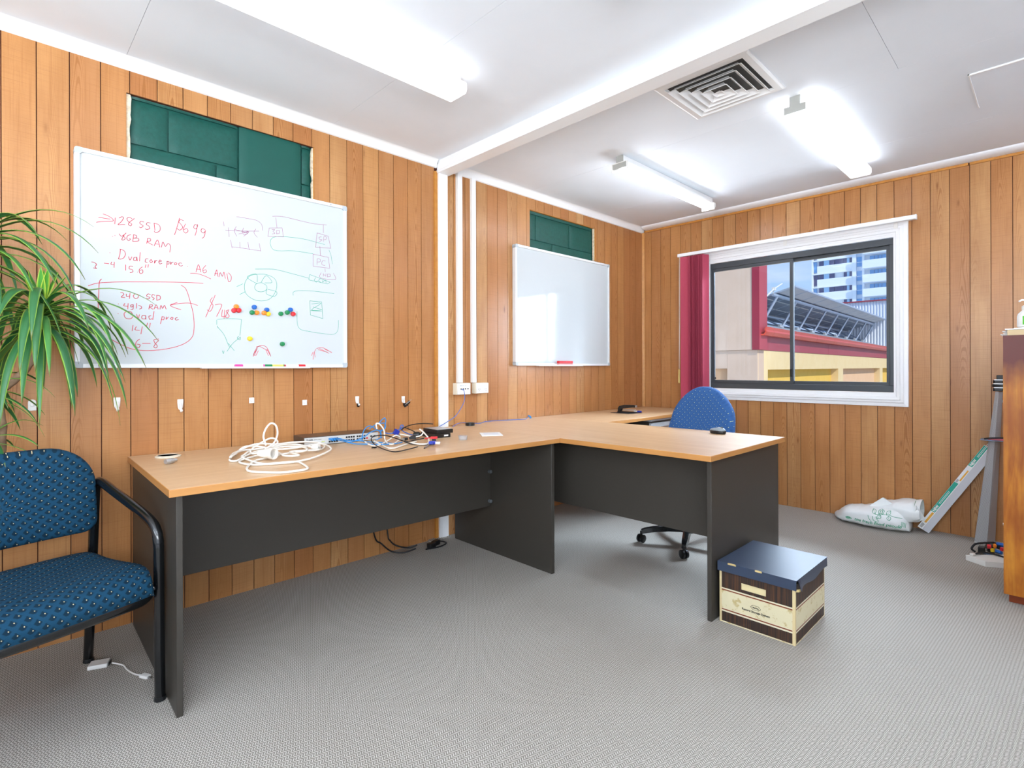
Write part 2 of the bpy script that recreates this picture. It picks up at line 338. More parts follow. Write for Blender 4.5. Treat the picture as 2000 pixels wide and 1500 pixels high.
INK={"red":[[[319,1715],[334,1715],[358,1715]],[[334,1732],[351,1727],[365,1718],[367,1709],[348,1704],[324,1698],[312,1693]],[[375,1724],[373,1698]],[[388,1725],[398,1733],[403,1728],[395,1711],[384,1697],[398,1700],[408,1702]],[[433,1731],[423,1735],[415,1728],[420,1716],[431,1709],[428,1700],[420,1704],[424,1715],[436,1728],[441,1734]],[[475,1725],[464,1726],[460,1717],[467,1712],[472,1707],[464,1698],[458,1701]],[[499,1725],[488,1725],[484,1716],[493,1711],[496,1701],[485,1694],[480,1698]],[[512,1727],[515,1696]],[[512,1727],[528,1724],[535,1712],[532,1696],[518,1687],[512,1693]],[[624,1759],[613,1762],[606,1751],[615,1740],[621,1728],[610,1714],[599,1719]],[[623,1761],[623,1759]],[[609,1768],[597,1717],[589,1689]],[[632,1746],[623,1718],[632,1705],[642,1715],[637,1726],[626,1719]],[[679,1748],[670,1750],[665,1736],[673,1731],[680,1742],[680,1752],[676,1721],[670,1700]],[[711,1734],[699,1737],[695,1724],[705,1718],[714,1731]],[[713,1731],[708,1703],[699,1692]],[[365,1645],[366,1644]],[[373,1650],[374,1649]],[[388,1659],[395,1650],[405,1658],[412,1667]],[[405,1656],[397,1638],[402,1635],[409,1644],[400,1654]],[[428,1662],[418,1657],[414,1644],[420,1636],[427,1643],[423,1645]],[[438,1664],[435,1635]],[[438,1664],[448,1662],[447,1653],[438,1649],[454,1651],[455,1640],[435,1635]],[[488,1656],[485,1634]],[[488,1656],[498,1657],[498,1647],[487,1642],[506,1631]],[[512,1628],[525,1656],[533,1625]],[[516,1637],[531,1638]],[[539,1626],[545,1650],[554,1632],[564,1646],[573,1638],[571,1609]],[[356,1575],[357,1574]],[[392,1594],[390,1572],[385,1553]],[[390,1596],[405,1590],[409,1575],[402,1559],[390,1553],[385,1555]],[[420,1568],[425,1554],[432,1569]],[[448,1569],[439,1566],[438,1555],[447,1556],[449,1570],[451,1553]],[[461,1592],[459,1554]],[[490,1568],[482,1567],[479,1554],[487,1552]],[[501,1567],[495,1559],[500,1552],[506,1558],[501,1567]],[[514,1565],[513,1552],[518,1564],[523,1566]],[[529,1560],[539,1565],[533,1569],[529,1560],[533,1552],[541,1556]],[[561,1568],[558,1539]],[[559,1565],[567,1567],[567,1556],[559,1555]],[[574,1567],[574,1555],[578,1564],[584,1566]],[[591,1566],[588,1557],[595,1556],[598,1564],[591,1566]],[[617,1566],[608,1566],[605,1558],[614,1553],[620,1557]],[[639,1555],[640,1554]],[[296,1528],[305,1527],[312,1520],[307,1510],[312,1504],[302,1505]],[[337,1529],[353,1529]],[[362,1537],[360,1527],[371,1527]],[[371,1538],[370,1515]],[[410,1532],[410,1508]],[[435,1528],[425,1528],[422,1517],[433,1514],[435,1505],[425,1500]],[[451,1506],[452,1505]],[[469,1531],[458,1517],[461,1501],[470,1506],[469,1518],[461,1514]],[[482,1542],[479,1529]],[[491,1544],[489,1531]],[[674,1534],[684,1569],[693,1536]],[[675,1547],[693,1548]],[[714,1569],[702,1551],[705,1534],[716,1539],[714,1549],[704,1544]],[[651,1525],[675,1527],[705,1521],[735,1509]],[[751,1526],[760,1555],[763,1524]],[[751,1537],[765,1537]],[[769,1522],[775,1543],[784,1527],[791,1548],[797,1518]],[[804,1543],[810,1506],[820,1510],[823,1531],[810,1547]],[[328,1462],[321,1448],[319,1400],[317,1352],[318,1319]],[[285,1430],[319,1445],[382,1456],[490,1468],[588,1478],[651,1483],[703,1485]],[[614,1467],[634,1450],[651,1392],[663,1333],[665,1273],[656,1233],[622,1202],[565,1181],[489,1170],[432,1176],[391,1195],[357,1216]],[[392,1412],[399,1413],[403,1405],[394,1394],[407,1393]],[[412,1409],[413,1398],[423,1401]],[[425,1413],[423,1390]],[[443,1412],[436,1402],[443,1392],[453,1397],[453,1410],[443,1412]],[[498,1414],[489,1416],[484,1406],[496,1401],[490,1394],[483,1398]],[[514,1412],[506,1415],[503,1405],[512,1399],[506,1391]],[[521,1413],[521,1391]],[[521,1413],[533,1411],[534,1398],[522,1391]],[[384,1365],[385,1364]],[[407,1368],[403,1358],[417,1357]],[[418,1369],[417,1345]],[[435,1365],[427,1362],[428,1355],[435,1358],[436,1365],[435,1346],[427,1343]],[[448,1372],[447,1350]],[[455,1363],[463,1361],[466,1353],[458,1348]],[[495,1369],[492,1350]],[[495,1369],[505,1370],[503,1362],[494,1360],[507,1351]],[[511,1352],[519,1371],[526,1353]],[[514,1358],[523,1359]],[[533,1353],[537,1370],[543,1357],[550,1371],[556,1355]],[[680,1381],[651,1389],[611,1385],[572,1374]],[[599,1388],[572,1374],[588,1364],[613,1357]],[[383,1324],[384,1323]],[[414,1335],[404,1325],[409,1307],[427,1305],[435,1318],[427,1335],[412,1335]],[[448,1325],[453,1307],[458,1324]],[[479,1321],[468,1320],[467,1308],[479,1308],[480,1322],[481,1305]],[[500,1322],[492,1319],[495,1306],[504,1310]],[[511,1342],[506,1305]],[[541,1322],[535,1289]],[[541,1320],[549,1319],[546,1307],[538,1309]],[[557,1321],[556,1310],[565,1321]],[[578,1321],[572,1314],[579,1309],[583,1318],[578,1321]],[[599,1321],[591,1316],[593,1309],[604,1311]],[[435,1277],[432,1253]],[[447,1272],[442,1259],[458,1257]],[[468,1273],[463,1241]],[[487,1290],[483,1274]],[[497,1290],[494,1270]],[[458,1219],[446,1206],[445,1188],[455,1182],[460,1194],[450,1197]],[[468,1201],[497,1202]],[[527,1222],[511,1218],[513,1205],[522,1193],[519,1183],[510,1186],[515,1199],[528,1217]],[[741,1423],[732,1405],[744,1386],[732,1358],[719,1364]],[[753,1435],[713,1330]],[[753,1390],[781,1392],[759,1336]],[[784,1369],[781,1337],[800,1342]],[[794,1369],[791,1328]],[[813,1371],[800,1363],[813,1343],[806,1332],[797,1338],[811,1367]]],"mauve":[[[789,1786],[792,1766]],[[847,1821],[923,1822],[950,1816],[964,1801],[967,1776]],[[798,1748],[856,1754],[950,1770]],[[811,1762],[814,1718]],[[846,1774],[837,1750],[848,1727]],[[879,1773],[873,1749],[903,1758],[879,1732]],[[837,1758],[896,1751],[876,1739]],[[856,1739],[899,1757],[882,1758]],[[936,1778],[926,1758],[942,1738]],[[820,1705],[827,1666]],[[861,1701],[862,1673]],[[898,1707],[904,1670]],[[951,1709],[958,1671]],[[827,1673],[869,1674],[957,1673]],[[1015,1856],[1064,1864],[1153,1860],[1231,1858],[1298,1864]],[[1031,1852],[1037,1803]],[[999,1794],[992,1751],[1069,1761],[1062,1806],[999,1794]],[[1012,1788],[1026,1790],[1017,1780],[1027,1772],[1013,1766]],[[1035,1788],[1035,1770],[1049,1776],[1051,1789],[1035,1788]],[[1280,1863],[1281,1819]],[[1246,1812],[1237,1735],[1322,1742],[1308,1805],[1246,1812]],[[1270,1795],[1257,1791],[1259,1781],[1273,1780],[1259,1768]],[[1281,1772],[1284,1799],[1297,1798],[1294,1785],[1281,1783]],[[1261,1743],[1263,1696]],[[1223,1696],[1223,1632],[1316,1633],[1308,1691],[1223,1696]],[[1245,1643],[1247,1674],[1263,1673],[1261,1661],[1247,1657]],[[1291,1669],[1275,1667],[1272,1647],[1289,1645]],[[1289,1629],[1290,1610]],[[1267,1603],[1264,1575],[1347,1575],[1337,1608]],[[1280,1601],[1280,1585]],[[1294,1602],[1293,1585]],[[1280,1593],[1293,1593]],[[1303,1600],[1303,1584],[1320,1590],[1318,1601],[1303,1600]]],"green":[[[1287,1757],[1153,1768],[1017,1750],[1019,1688],[1123,1698],[1223,1698]],[[1312,1731],[1324,1701],[1330,1658]],[[932,1580],[1020,1590],[1107,1580],[1199,1566]],[[1205,1586],[1200,1557],[1303,1547],[1318,1558],[1205,1586]],[[1238,1573],[1230,1560],[1240,1549],[1246,1559]],[[1263,1571],[1253,1559],[1264,1552]],[[1279,1569],[1275,1553],[1291,1567],[1295,1552]],[[956,1558],[909,1545],[885,1510],[882,1475],[895,1448],[929,1428],[970,1427],[1005,1443],[1030,1482],[1035,1520],[1020,1547],[984,1559],[956,1558]],[[960,1517],[936,1507],[929,1487],[942,1472],[966,1472],[985,1485],[984,1505],[960,1517]],[[939,1509],[895,1533],[915,1551],[939,1554],[941,1517]],[[960,1519],[984,1554],[1012,1524],[977,1517]],[[987,1485],[985,1463],[1023,1454],[1035,1477],[991,1487]],[[874,1501],[847,1485]],[[885,1464],[860,1448]],[[762,1322],[803,1328],[861,1329],[867,1318],[860,1251]],[[759,1320],[759,1298]],[[762,1288],[790,1252],[809,1204],[816,1194]],[[809,1211],[835,1177]],[[861,1241],[829,1212],[803,1173]],[[783,1176],[787,1162],[790,1176]],[[855,1247],[848,1237],[861,1230],[862,1244]],[[762,1292],[765,1282]],[[1118,1468],[1126,1490],[1214,1500],[1340,1498]],[[1137,1387],[1138,1327],[1152,1297],[1190,1287],[1294,1276],[1344,1279],[1363,1307],[1365,1355]],[[1205,1447],[1270,1447],[1276,1358],[1208,1373],[1205,1447]],[[1214,1431],[1266,1439],[1214,1400],[1270,1404],[1222,1416]],[[1210,1396],[1270,1397]]],"rose":[[[921,1150],[928,1175],[941,1197],[955,1202]],[[926,1154],[938,1186]],[[922,1161],[941,1190]],[[945,1179],[933,1154]],[[935,1197],[962,1205],[983,1198],[997,1173],[1004,1152]],[[980,1186],[993,1155]],[[987,1187],[1001,1158]],[[955,1199],[990,1180]],[[1221,1138],[1225,1169],[1237,1193]],[[1233,1150],[1229,1177]],[[1241,1197],[1277,1201],[1327,1175]],[[1257,1197],[1310,1172]],[[1286,1194],[1323,1179]],[[1213,1158],[1221,1177]],[[1249,1191],[1302,1178]]]}
MAG=[[843,1388,"orange"],[833,1369,"red"],[854,1371,"red"],[925,1392,"blue"],[915,1365,"green"],[937,1366,"orange"],[984,1383,"blue"],[971,1367,"orange"],[991,1363,"yellow"],[1053,1368,"green"],[1085,1377,"green"],[1101,1392,"blue"],[1115,1371,"red"],[904,1237,"yellow"],[1060,1215,"green"]]
CAB={"b1":[2.6,[[1208,2500,747],[1203,2410,752],[1244,2410,732],[1287,2410,738],[1330,2410,753],[1359,2410,770],[1397,2410,777],[1419,2410,762],[1416,2410,739],[1389,2410,728]]],"b2":[2.6,[[1222,2500,747],[1208,2400,749],[1243,2400,741],[1303,2400,734],[1324,2400,728],[1369,2389,722],[1403,2320,722],[1408,2266,722]]],"b3":[2.6,[[1213,2500,743],[1224,2410,737],[1257,2380,726],[1296,2324,726],[1335,2268,726],[1392,2242,726],[1451,2264,726]]],"b4":[2.6,[[1326,2430,728],[1326,2430,752],[1336,2430,781],[1356,2430,798],[1378,2430,797],[1401,2430,782],[1416,2430,774],[1447,2430,775],[1458,2430,791],[1451,2430,807],[1424,2430,808],[1393,2430,800],[1365,2430,785]]],"b5":[2.6,[[1437,2460,808],[1457,2460,824],[1471,2460,831],[1477,2460,815],[1472,2460,791],[1468,2460,774],[1449,2460,762],[1445,2460,745],[1455,2460,727]]],"b6":[2.6,[[1492,2500,750],[1520,2500,742],[1553,2500,744],[1582,2500,758],[1607,2500,771],[1607,2500,780],[1595,2500,779],[1591,2500,765],[1612,2500,745],[1650,2500,727],[1658,2448,722]]],"w1":[3.6,[[1319,2390,730],[1298,2321,726],[1290,2251,726],[1325,2262,726],[1391,2325,726],[1461,2390,729],[1489,2390,744],[1508,2390,740],[1520,2390,727],[1399,2251,726],[1370,2248,726],[1396,2320,726],[1428,2390,736],[1427,2390,766],[1419,2390,787],[1400,2390,809],[1385,2390,815],[1380,2390,807],[1385,2390,787]]],"w2":[3.6,[[1318,2300,740],[1350,2299,723],[1312,2169,723],[1328,2138,723],[1419,2196,723],[1526,2253,723]]],"w3":[4.0,[[1551,2260,782],[1575,2260,764],[1600,2260,738],[1566,2201,727],[1506,2128,727],[1470,2132,727],[1463,2205,727]]],"w4":[3.6,[[1501,2360,752],[1545,2360,741],[1582,2360,731],[1628,2360,734],[1645,2360,754]]],"k1":[2.6,[[1415,2079,726],[1337,2043,726],[1263,2023,726],[1260,2094,726],[1287,2209,726],[1300,2280,736],[1291,2280,756],[1304,2280,766],[1343,2280,768],[1379,2280,762],[1435,2280,742],[1476,2272,726],[1532,2280,726],[1593,2280,730]]],"k2":[2.6,[[1689,2480,729],[1650,2480,750],[1603,2480,769],[1586,2480,756],[1611,2480,772],[1667,2480,782],[1733,2480,781],[1792,2480,774]]],"k4":[3.0,[[1422,2200,738],[1463,2189,722],[1489,2131,722],[1539,2119,722]]],"o1":[2.2,[[2193,2715,950],[2198,2700,944],[2204,2700,893],[2185,2700,848],[2122,2690,786],[2038,2660,759],[1934,2600,743],[1816,2500,742]]],"o2":[2.2,[[2089,2679,721],[2198,2760,727],[2226,2720,732],[2324,2700,722],[2417,2754,721],[2493,2760,722],[2600,2744,721],[2689,2705,721],[2757,2690,721],[2795,2700,735]]],"ext1":[4.2,[[1077,2388,730],[1040,2411,733],[1023,2500,735],[967,2500,739],[920,2500,736],[866,2485,735],[819,2483,732],[757,2384,729],[741,2356,726],[739,2235,724],[755,2141,723],[804,2111,723],[862,2100,724],[934,2118,727],[1029,2198,730],[1083,2264,733],[1117,2387,735],[1098,2435,736],[1007,2392,736],[937,2388,735],[890,2435,732],[827,2403,729],[801,2430,726],[827,2500,734],[861,2500,755],[909,2500,775],[936,2500,762],[933,2500,745],[882,2500,730],[819,2500,733],[767,2464,735],[719,2378,736],[687,2323,736],[724,2417,735],[774,2500,732],[809,2500,747],[861,2500,755],[936,2500,745],[1009,2500,746],[1097,2500,740],[1146,2500,726],[1103,2374,727],[1033,2291,730],[980,2296,733],[912,2293,735],[902,2172,736],[857,2197,736],[871,2313,735],[897,2453,732],[861,2500,741],[801,2500,748],[760,2495,724],[688,2336,723],[701,2293,723],[752,2367,724],[824,2454,727],[867,2459,730],[945,2481,733],[1005,2421,735],[1000,2324,736],[962,2266,736],[916,2336,723],[818,2278,723],[753,2241,723],[698,2144,723],[672,2083,723],[663,2025,723],[688,1976,723],[733,1923,723],[783,1913,723],[824,1921,723],[844,1961,723],[861,2053,723],[862,2100,723],[809,2124,723],[744,2134,723],[710,2168,723],[697,2238,723],[719,2295,723],[773,2345,723],[816,2369,723],[844,2363,723]]],"ext2":[4.2,[[859,2420,755],[855,2420,769],[849,2420,796],[859,2420,828],[880,2420,850],[901,2420,840],[909,2420,810],[904,2420,783],[888,2420,758],[854,2420,740]]],"f1":[4.0,[[1557,2720,144],[1603,2720,84],[1633,2660,47],[1692,2620,36],[1756,2600,49]]],"f2":[4.0,[[1655,2740,132],[1660,2720,88],[1680,2680,63],[1753,2660,39],[1793,2640,52]]]}
def leaf_mat():
    m = mat('glossy_strap_leaf', '3E7D34', .32, .5); g = G(m)
    t = g.n('TexCoord').outputs['UV']; sp = g.n('SeparateXYZ'); g.l(t, sp.inputs[0])
    e = g.math('ABSOLUTE', g.math('SUBTRACT', sp.outputs[0], .5))
    rnd = g.n('ObjectInfo').outputs['Random']
    base = g.ramp(rnd, [(0, '1F5A34'), (.5, '2C6A38'), (1, '41803A')])
    c = g.mix(g.ramp(e, [(.36, 0.0), (.47, 1.0)]), base, '8FB53A')
    c = g.mix(g.ramp(sp.outputs[1], [(.90, 0.0), (1.0, .8)]), c, '8A6A3A')
    st = g.noise(g.coords('UV', scale=(26, 1.5, 1)), 1.0, 2)
    c = g.mix(g.ramp(st, [(.4, 0.0), (.8, .35)]), c, '6FA05A')
    g.color(c); return m
M['leaf'] = leaf_mat()
def young_leaf_mat():
    m = mat('young_strap_leaf', '7FB83A', .35, .5); g = G(m)
    t = g.n('TexCoord').outputs['UV']; sp = g.n('SeparateXYZ'); g.l(t, sp.inputs[0])
    e = g.math('ABSOLUTE', g.math('SUBTRACT', sp.outputs[0], .5))
    g.color(g.mix(g.ramp(e, [(.28, 0.0), (.45, 1.0)]), '4F9A34', 'B7CF45')); return m
M['leaf_young'] = young_leaf_mat()

# ================================================================== SETTING
YA, XB, H = 2.786, 4.480, 2.42
X0, YR = -1.90, -1.60          # rear and right-hand walls, behind the camera
def struct(name, mb, m, parent=None, **k):
    o = mb.build(name, m, parent, **k)
    if parent is None: o['kind'] = 'structure'
    return o
struct('floor', MB().box(X0-.1, XB+.1, YR-.1, YA+.1, -.05, 0), M['carpet'])
# ---- ceiling: backing with sheets that leave a hairline joint
ceil = struct('ceiling', MB().box(X0-.1, XB+.1, YR-.1, YA+.1, H+.004, H+.06), M['whitep'])
def sheet(x0, x1, y0, y1, z=H, parent=ceil, name='ceiling_panel'):
    return MB().box(x0+.0007, x1-.0007, y0+.0007, y1-.0007, z, z+.0038).build(name, M['ceiling'], parent)
jx = [X0-.1, -1.4, -.485, .415, 1.337, 2.09, 2.908, 3.82, XB+.1]
for a, b in zip(jx[:-1], jx[1:]):
    if b > .3 and a < 2.5: sheet(a, b, .5, YA+.1); sheet(a, b, YR-.1, .5)
    else: sheet(a, b, YR-.1, YA+.1)
pn = MB().box(3.195, 3.62, -.12, .284, H-.004, H).build('access_panel', M['ceiling'], ceil)
MB().box(3.19, 3.1985, -.125, .289, H-.007, H).box(3.19, 3.625, .284, .289, H-.006, H).build('panel_rim', M['white'], pn)

# ---- walls of grooved boards
def plank_run(parent, u_edges, cuts, z1, place, y_in):
    """boards between successive groove centres, cut around openings; place() maps (u) to a board transform"""
    full = {}
    for a, b in zip(u_edges[:-1], u_edges[1:]):
        a2, b2 = a+.0017, b-.0017
        if b2-a2 < .004: continue
        c = (a+b)/2; mb = MB(); pieces = [(a2, b2, 0, z1)]
        for (c0, c1, d0, d1) in cuts:
            out = []
            for (p0, p1, q0, q1) in pieces:
                if p1 <= c0 or p0 >= c1 or q1 <= d0 or q0 >= d1: out.append((p0, p1, q0, q1)); continue
                if p0 < c0: out.append((p0, c0, q0, q1))
                if p1 > c1: out.append((c1, p1, q0, q1))
                m0, m1 = max(p0, c0), min(p1, c1)
                if q0 < d0: out.append((m0, m1, q0, d0))
                if q1 > d1: out.append((m0, m1, d1, q1))
            pieces = out
        if not pieces: continue
        key = None
        if len(pieces) == 1 and pieces[0] == (a2, b2, 0, z1): key = (round(b2-a2, 4), z1)
        if key in full: me = full[key]
        else:
            for p0, p1, q0, q1 in pieces: mb.box(p0-c, p1-c, 0, .006, q0, q1)
            me = mb.mesh('plank'); me.materials.append(M['wood'])
            if key: full[key] = me
        o = bpy.data.objects.new('plank', me); link(o, parent); place(o, c)
def opening_wall(mb, u0, u1, z0, z1, cuts, t0, t1, axis):
    us = sorted({u0, u1} | {c for q in cuts for c in q[:2]}); zs = sorted({z0, z1} | {c for q in cuts for c in q[2:]})
    for a, b in zip(us[:-1], us[1:]):
        for c, d in zip(zs[:-1], zs[1:]):
            m, n = (a+b)/2, (c+d)/2
            if any(q[0] < m < q[1] and q[2] < n < q[3] for q in cuts): continue
            if axis == 'x': mb.box(a, b, t0, t1, c, d)
            else: mb.box(t0, t1, a, b, c, d)
    return mb
RC1 = (.418, 1.244, 1.80, 2.275); RC2 = (2.910, 3.726, 1.80, 2.287)
wa = struct('wall_left', opening_wall(MB(), X0-.1, XB+.06, 0, H+.02, [RC1, RC2], YA+.0065, YA+.022, 'x'), M['groove'])
MB().box(X0-.1, XB+.06, YA+.08, YA+.10, 0, H+.02).build('wall_backing', M['groove'], wa)
ea = [.030+.1*k for k in range(-19, 21)]; ea = [e for e in ea if e > X0-.12] + [2.036]
def place_a(o, c): o.location = (c, YA, 0)
plank_run(wa, ea, [RC1, RC2], 2.385, place_a, YA)
plank_run(wa, [2.105]+[2.184+.0985*k for k in range(0, 23)]+[4.45, 4.492], [RC1, RC2], 2.385, place_a, YA)
# green blockwork seen through the two holes
def block(x0, x1, z0, z1, y=2.806, rough=.0022, m=None):
    """a rough-faced block: its front is a grid pushed in and out, edges rounded back"""
    nx, nz = max(3, int((x1-x0)/.022)), max(3, int((z1-z0)/.022)); vs = []; fs = []
    for j in range(nz+1):
        for i in range(nx+1):
            x = x0+(x1-x0)*i/nx; z = z0+(z1-z0)*j/nz
            e = .007 if i in (0, nx) or j in (0, nz) else 0
            vs.append((x, y+e+rough*noise.noise(Vector((x*38, 3.1, z*38))), z))
    for j in range(nz):
        for i in range(nx):
            a = j*(nx+1)+i; fs.append((a, a+1, a+nx+2, a+nx+1))
    mb = MB(); mb.add(vs, fs); mb.box(x0+.001, x1-.001, y+.008, y+.05, z0+.001, z1-.001)
    return mb.build('block', m or M['green_block'], wa, smooth=1)
MB().box(.40, 1.26, 2.822, 2.85, 1.79, 2.40).box(2.89, 3.75, 2.822, 2.85, 1.79, 2.40).build('mortar_bed', M['green_block'], wa)
g_ = .0035
for (a, b, c, d) in [(.434, .5755, 2.069, 2.262), (.5755, .870, 2.069, 2.262), (.434, .7715, 1.87, 2.069), (.7715, .870, 1.87, 2.069), (.434, .870, 2.262, 2.30), (1.182, 1.232, 2.069, 2.262), (1.182, 1.232, 1.87, 2.069), (1.182, 1.232, 2.262, 2.30)]:
    block(a+g_, b-g_, c+g_, d-g_)
block(.874, 1.178, 1.85, 2.30, y=2.800, rough=.0002, m=M['green_flat'])
for (a, b, c, d) in [(2.925, 3.001, 2.070, 2.262), (3.001, 3.402, 2.070, 2.262), (3.402, 3.706, 2.070, 2.262), (2.925, 3.193, 1.87, 2.070), (3.193, 3.706, 1.87, 2.070), (2.925, 3.706, 2.262, 2.31)]:
    block(a+.002, b-.002, c+.002, d-.002, rough=.0010)
def torn(x0, x1, z0, z1, y, side):
    pts = []; n = 26
    for i in range(n+1):
        z = z0+(z1-z0)*i/n; j = .5*(x1-x0)*(noise.noise(Vector((z*24, x0, 2)))+.3*noise.noise(Vector((z*90, x0, 5))))
        pts.append(((x1 if side > 0 else x0)+j, z))
    e = x0 if side > 0 else x1
    MB().prism([(e, z0)]+pts+[(e, z1)], 'y', y, y+.014).build('plaster_edge', M['plaster'], wa)
torn(.414, .434, 1.82, 2.272, 2.7925, 1); torn(1.232, 1.248, 1.82, 2.272, 2.794, -1); torn(3.708, 3.722, 1.82, 2.284, 2.794, -1)
MB().box(3.7215, 3.7255, 2.787, 2.806, 1.82, 2.286).box(2.912, 3.7255, 2.788, 2.806, 2.2835, 2.2868).build('board_edge', M['timber'], wa)
MB().box(1.2395, 1.2435, 2.787, 2.808, 1.82, 2.274).build('board_edge', M['timber'], wa)

# window wall
WC = (.757, 2.160, .854, 2.045)
wb = struct('wall_back', opening_wall(MB(), YR-.1, YA+.02, 0, H+.02, [WC], XB+.0065, XB+.10, 'y'), M['groove'])
eb = [YR-.1] + [(.1*k-.0015) for k in range(-16, 28)] + [2.7765]
def place_b(o, c): o.location = (XB, c, 0); o.rotation_euler = (0, 0, -math.pi/2)
plank_run(wb, [-e for e in eb][::-1], [(-WC[1], -WC[0], WC[2], WC[3])], 2.376, lambda o, c: place_b(o, -c), XB)
# unseen walls behind the camera, with windows added to light the room
sw = (-1.6, .3, .90, 2.10)
wr = struct('wall_right', opening_wall(MB(), X0-.1, XB+.1, 0, H+.02, [sw], YR-.10, YR, 'x'), M['ceiling'])
rw = (-.7, 1.3, .90, 2.10)
struct('wall_front', opening_wall(MB(), YR-.1, YA+.1, 0, H+.02, [rw], X0-.10, X0, 'y'), M['ceiling'])
MB2 = MB()
for x in (-1.6, -.68, .24): MB2.box(x, x+.06, YR-.07, YR-.02, .90, 2.10)
MB2.box(-1.6, .3, YR-.07, YR-.02, .90, .96).box(-1.6, .3, YR-.07, YR-.02, 2.04, 2.10)
struct('side_fill_window', MB2, M['winframe'])  # frame of the added side opening, made to let fill light in
MB2 = MB()
for y in (-.7, .27, 1.24): MB2.box(X0-.07, X0-.02, y, y+.06, .90, 2.10)
MB2.box(X0-.07, X0-.02, -.7, 1.3, .90, .96).box(X0-.07, X0-.02, -.7, 1.3, 2.04, 2.10)
struct('rear_fill_window', MB2, M['winframe'])  # frame of the added rear opening, there only for fill light
struct('sun_shield', MB().box(X0-.2, XB+.05, YR-1.5, YR-.10, 2.50, 2.56), M['whitep'])   # added sun shield shaped as an eave, keeps sun out of the side opening

# ---- cornices, corner and edge strips, beam and post
def bead(n=6):   # small quarter-round moulding profile (outward, down)
    return [(0, 0), (.034, 0)] + [(.034-.026*math.sin(q), -.046*(1-math.cos(q))) for q in [math.pi/2*k/n for k in range(1, n+1)]] + [(0, -.050)]
struct('trim_1', MB().prism([(YA-.0-a, H+b) for a, b in bead()], 'x', X0, 2.045), M['white'], smooth=30)
struct('trim_2', MB().prism([(YA-.0-a, H+b) for a, b in bead()], 'x', 2.128, XB), M['white'], smooth=30)
cv = [(XB, H)] + [(XB-.085, H)] + [(XB-.012-.073*math.cos(q), H-.028*math.sin(q)) for q in [math.pi/2*k/8 for k in range(1, 9)]] + [(XB, H-.028)]
struct('trim_3', MB().prism(cv, 'y', YR, YA-.034), M['white'], smooth=30)
struct('trim_4', MB().box(XB-.010, XB-.0005, .405, YA-.02, 2.3755, 2.3915).box(XB-.010, XB-.0005, YR, .398, 2.3755, 2.3915), M['timber'])
struct('trim_5', MB().prism([(XB-.022, YA-.0005), (XB-.002, YA-.0005), (XB-.002, YA-.020), (XB-.009, YA-.020)], 'z', 0, 2.375), M['timber'])
bm_ = MB().prism([(2.055, H), (2.055, 2.400), (2.050, 2.396), (2.050, 2.358), (2.042, 2.350), (2.042, 2.336), (2.130, 2.336), (2.130, 2.352), (2.122, 2.358), (2.122, H)], 'y', YR, YA-.002)
struct('trim_6', bm_, M['white'])
struct('trim_7', MB().box(2.046, 2.117, 2.760, YA+.006, 0, 2.335).box(2.066, 2.070, 2.7592, 2.760, 2.10, 2.106), M['white'])
struct('trim_8', MB().box(2.024, 2.0455, 2.772, YA-.0002, 0, 2.345), M['timber'])
struct('trim_9', MB().box(2.1175, 2.132, 2.774, YA-.0002, 0, 2.345), M['timber'])
sk = MB()
for k in range(60):
    x = 1.97+.165*k/60; sk.box(x, x+.0028, YA-.030-.014*abs(noise.noise(Vector((k*.31, 0, 0)))), YA-.001, 0.0, .006+.010*abs(noise.noise(Vector((k*.4, 3, 0)))))
o = sk.build('carpet_offcut', M['carpet'], wa)

# ---- the window
def glass_mat():
    m = bpy.data.materials.new('window_glass'); m.use_nodes = True; t = m.node_tree; t.nodes.clear()
    o = t.nodes.new('ShaderNodeOutputMaterial'); mx_ = t.nodes.new('ShaderNodeMixShader'); tr = t.nodes.new('ShaderNodeBsdfTransparent'); gl = t.nodes.new('ShaderNodeBsdfGlossy'); fr = t.nodes.new('ShaderNodeFresnel')
    tr.inputs[0].default_value = (.97, .98, .985, 1); gl.inputs['Roughness'].default_value = .01; fr.inputs[0].default_value = 1.30
    t.links.new(fr.outputs[0], mx_.inputs[0]); t.links.new(tr.outputs[0], mx_.inputs[1]); t.links.new(gl.outputs[0], mx_.inputs[2]); t.links.new(mx_.outputs[0], o.inputs[0]); return m
M['glass'] = glass_mat()
win = struct('window_1', MB().box(4.4805, 4.54, .79, 2.125, .912, .957).box(4.4805, 4.54, .79, 2.125, 1.94, 1.985).box(4.4805, 4.54, .79, .826, .957, 1.94).box(4.4805, 4.54, 2.109, 2.125, .957, 1.94), M['winframe'], bevel=.002)
# moulded architrave: stepped section swept round, mitred
def arch_ring(o0, o1, x0, x1):
    y0, y1, z0, z1 = .757, 2.160, .854, 2.045
    a = (y0-o0, y1+o0, z0-o0, z1+o0); b = (y0-o1, y1+o1, z0-o1, z1+o1)
    vs = []
    for (x, r) in ((x0, a), (x1, b)): vs += [(x, r[0], r[2]), (x, r[1], r[2]), (x, r[1], r[3]), (x, r[0], r[3])]
    return vs
prof = [(-.042, 4.4805), (-.042, 4.458), (-.030, 4.458), (-.026, 4.450), (-.008, 4.448), (-.004, 4.456), (.010, 4.456), (.016, 4.462), (.038, 4.464), (.040, 4.4795)]
rings = []
for o_, x in prof: rings.append(arch_ring(o_, o_, x, x)[:4])
am = MB().loft(rings, cap=False, closed=True); am.build('architrave', M['white'], win)
MB().box(4.462, 4.4805, .79, 2.125, .896, .9115).box(4.462, 4.4805, .79, 2.125, 1.9855, 2.003).build('frame_lip', M['white'], win)
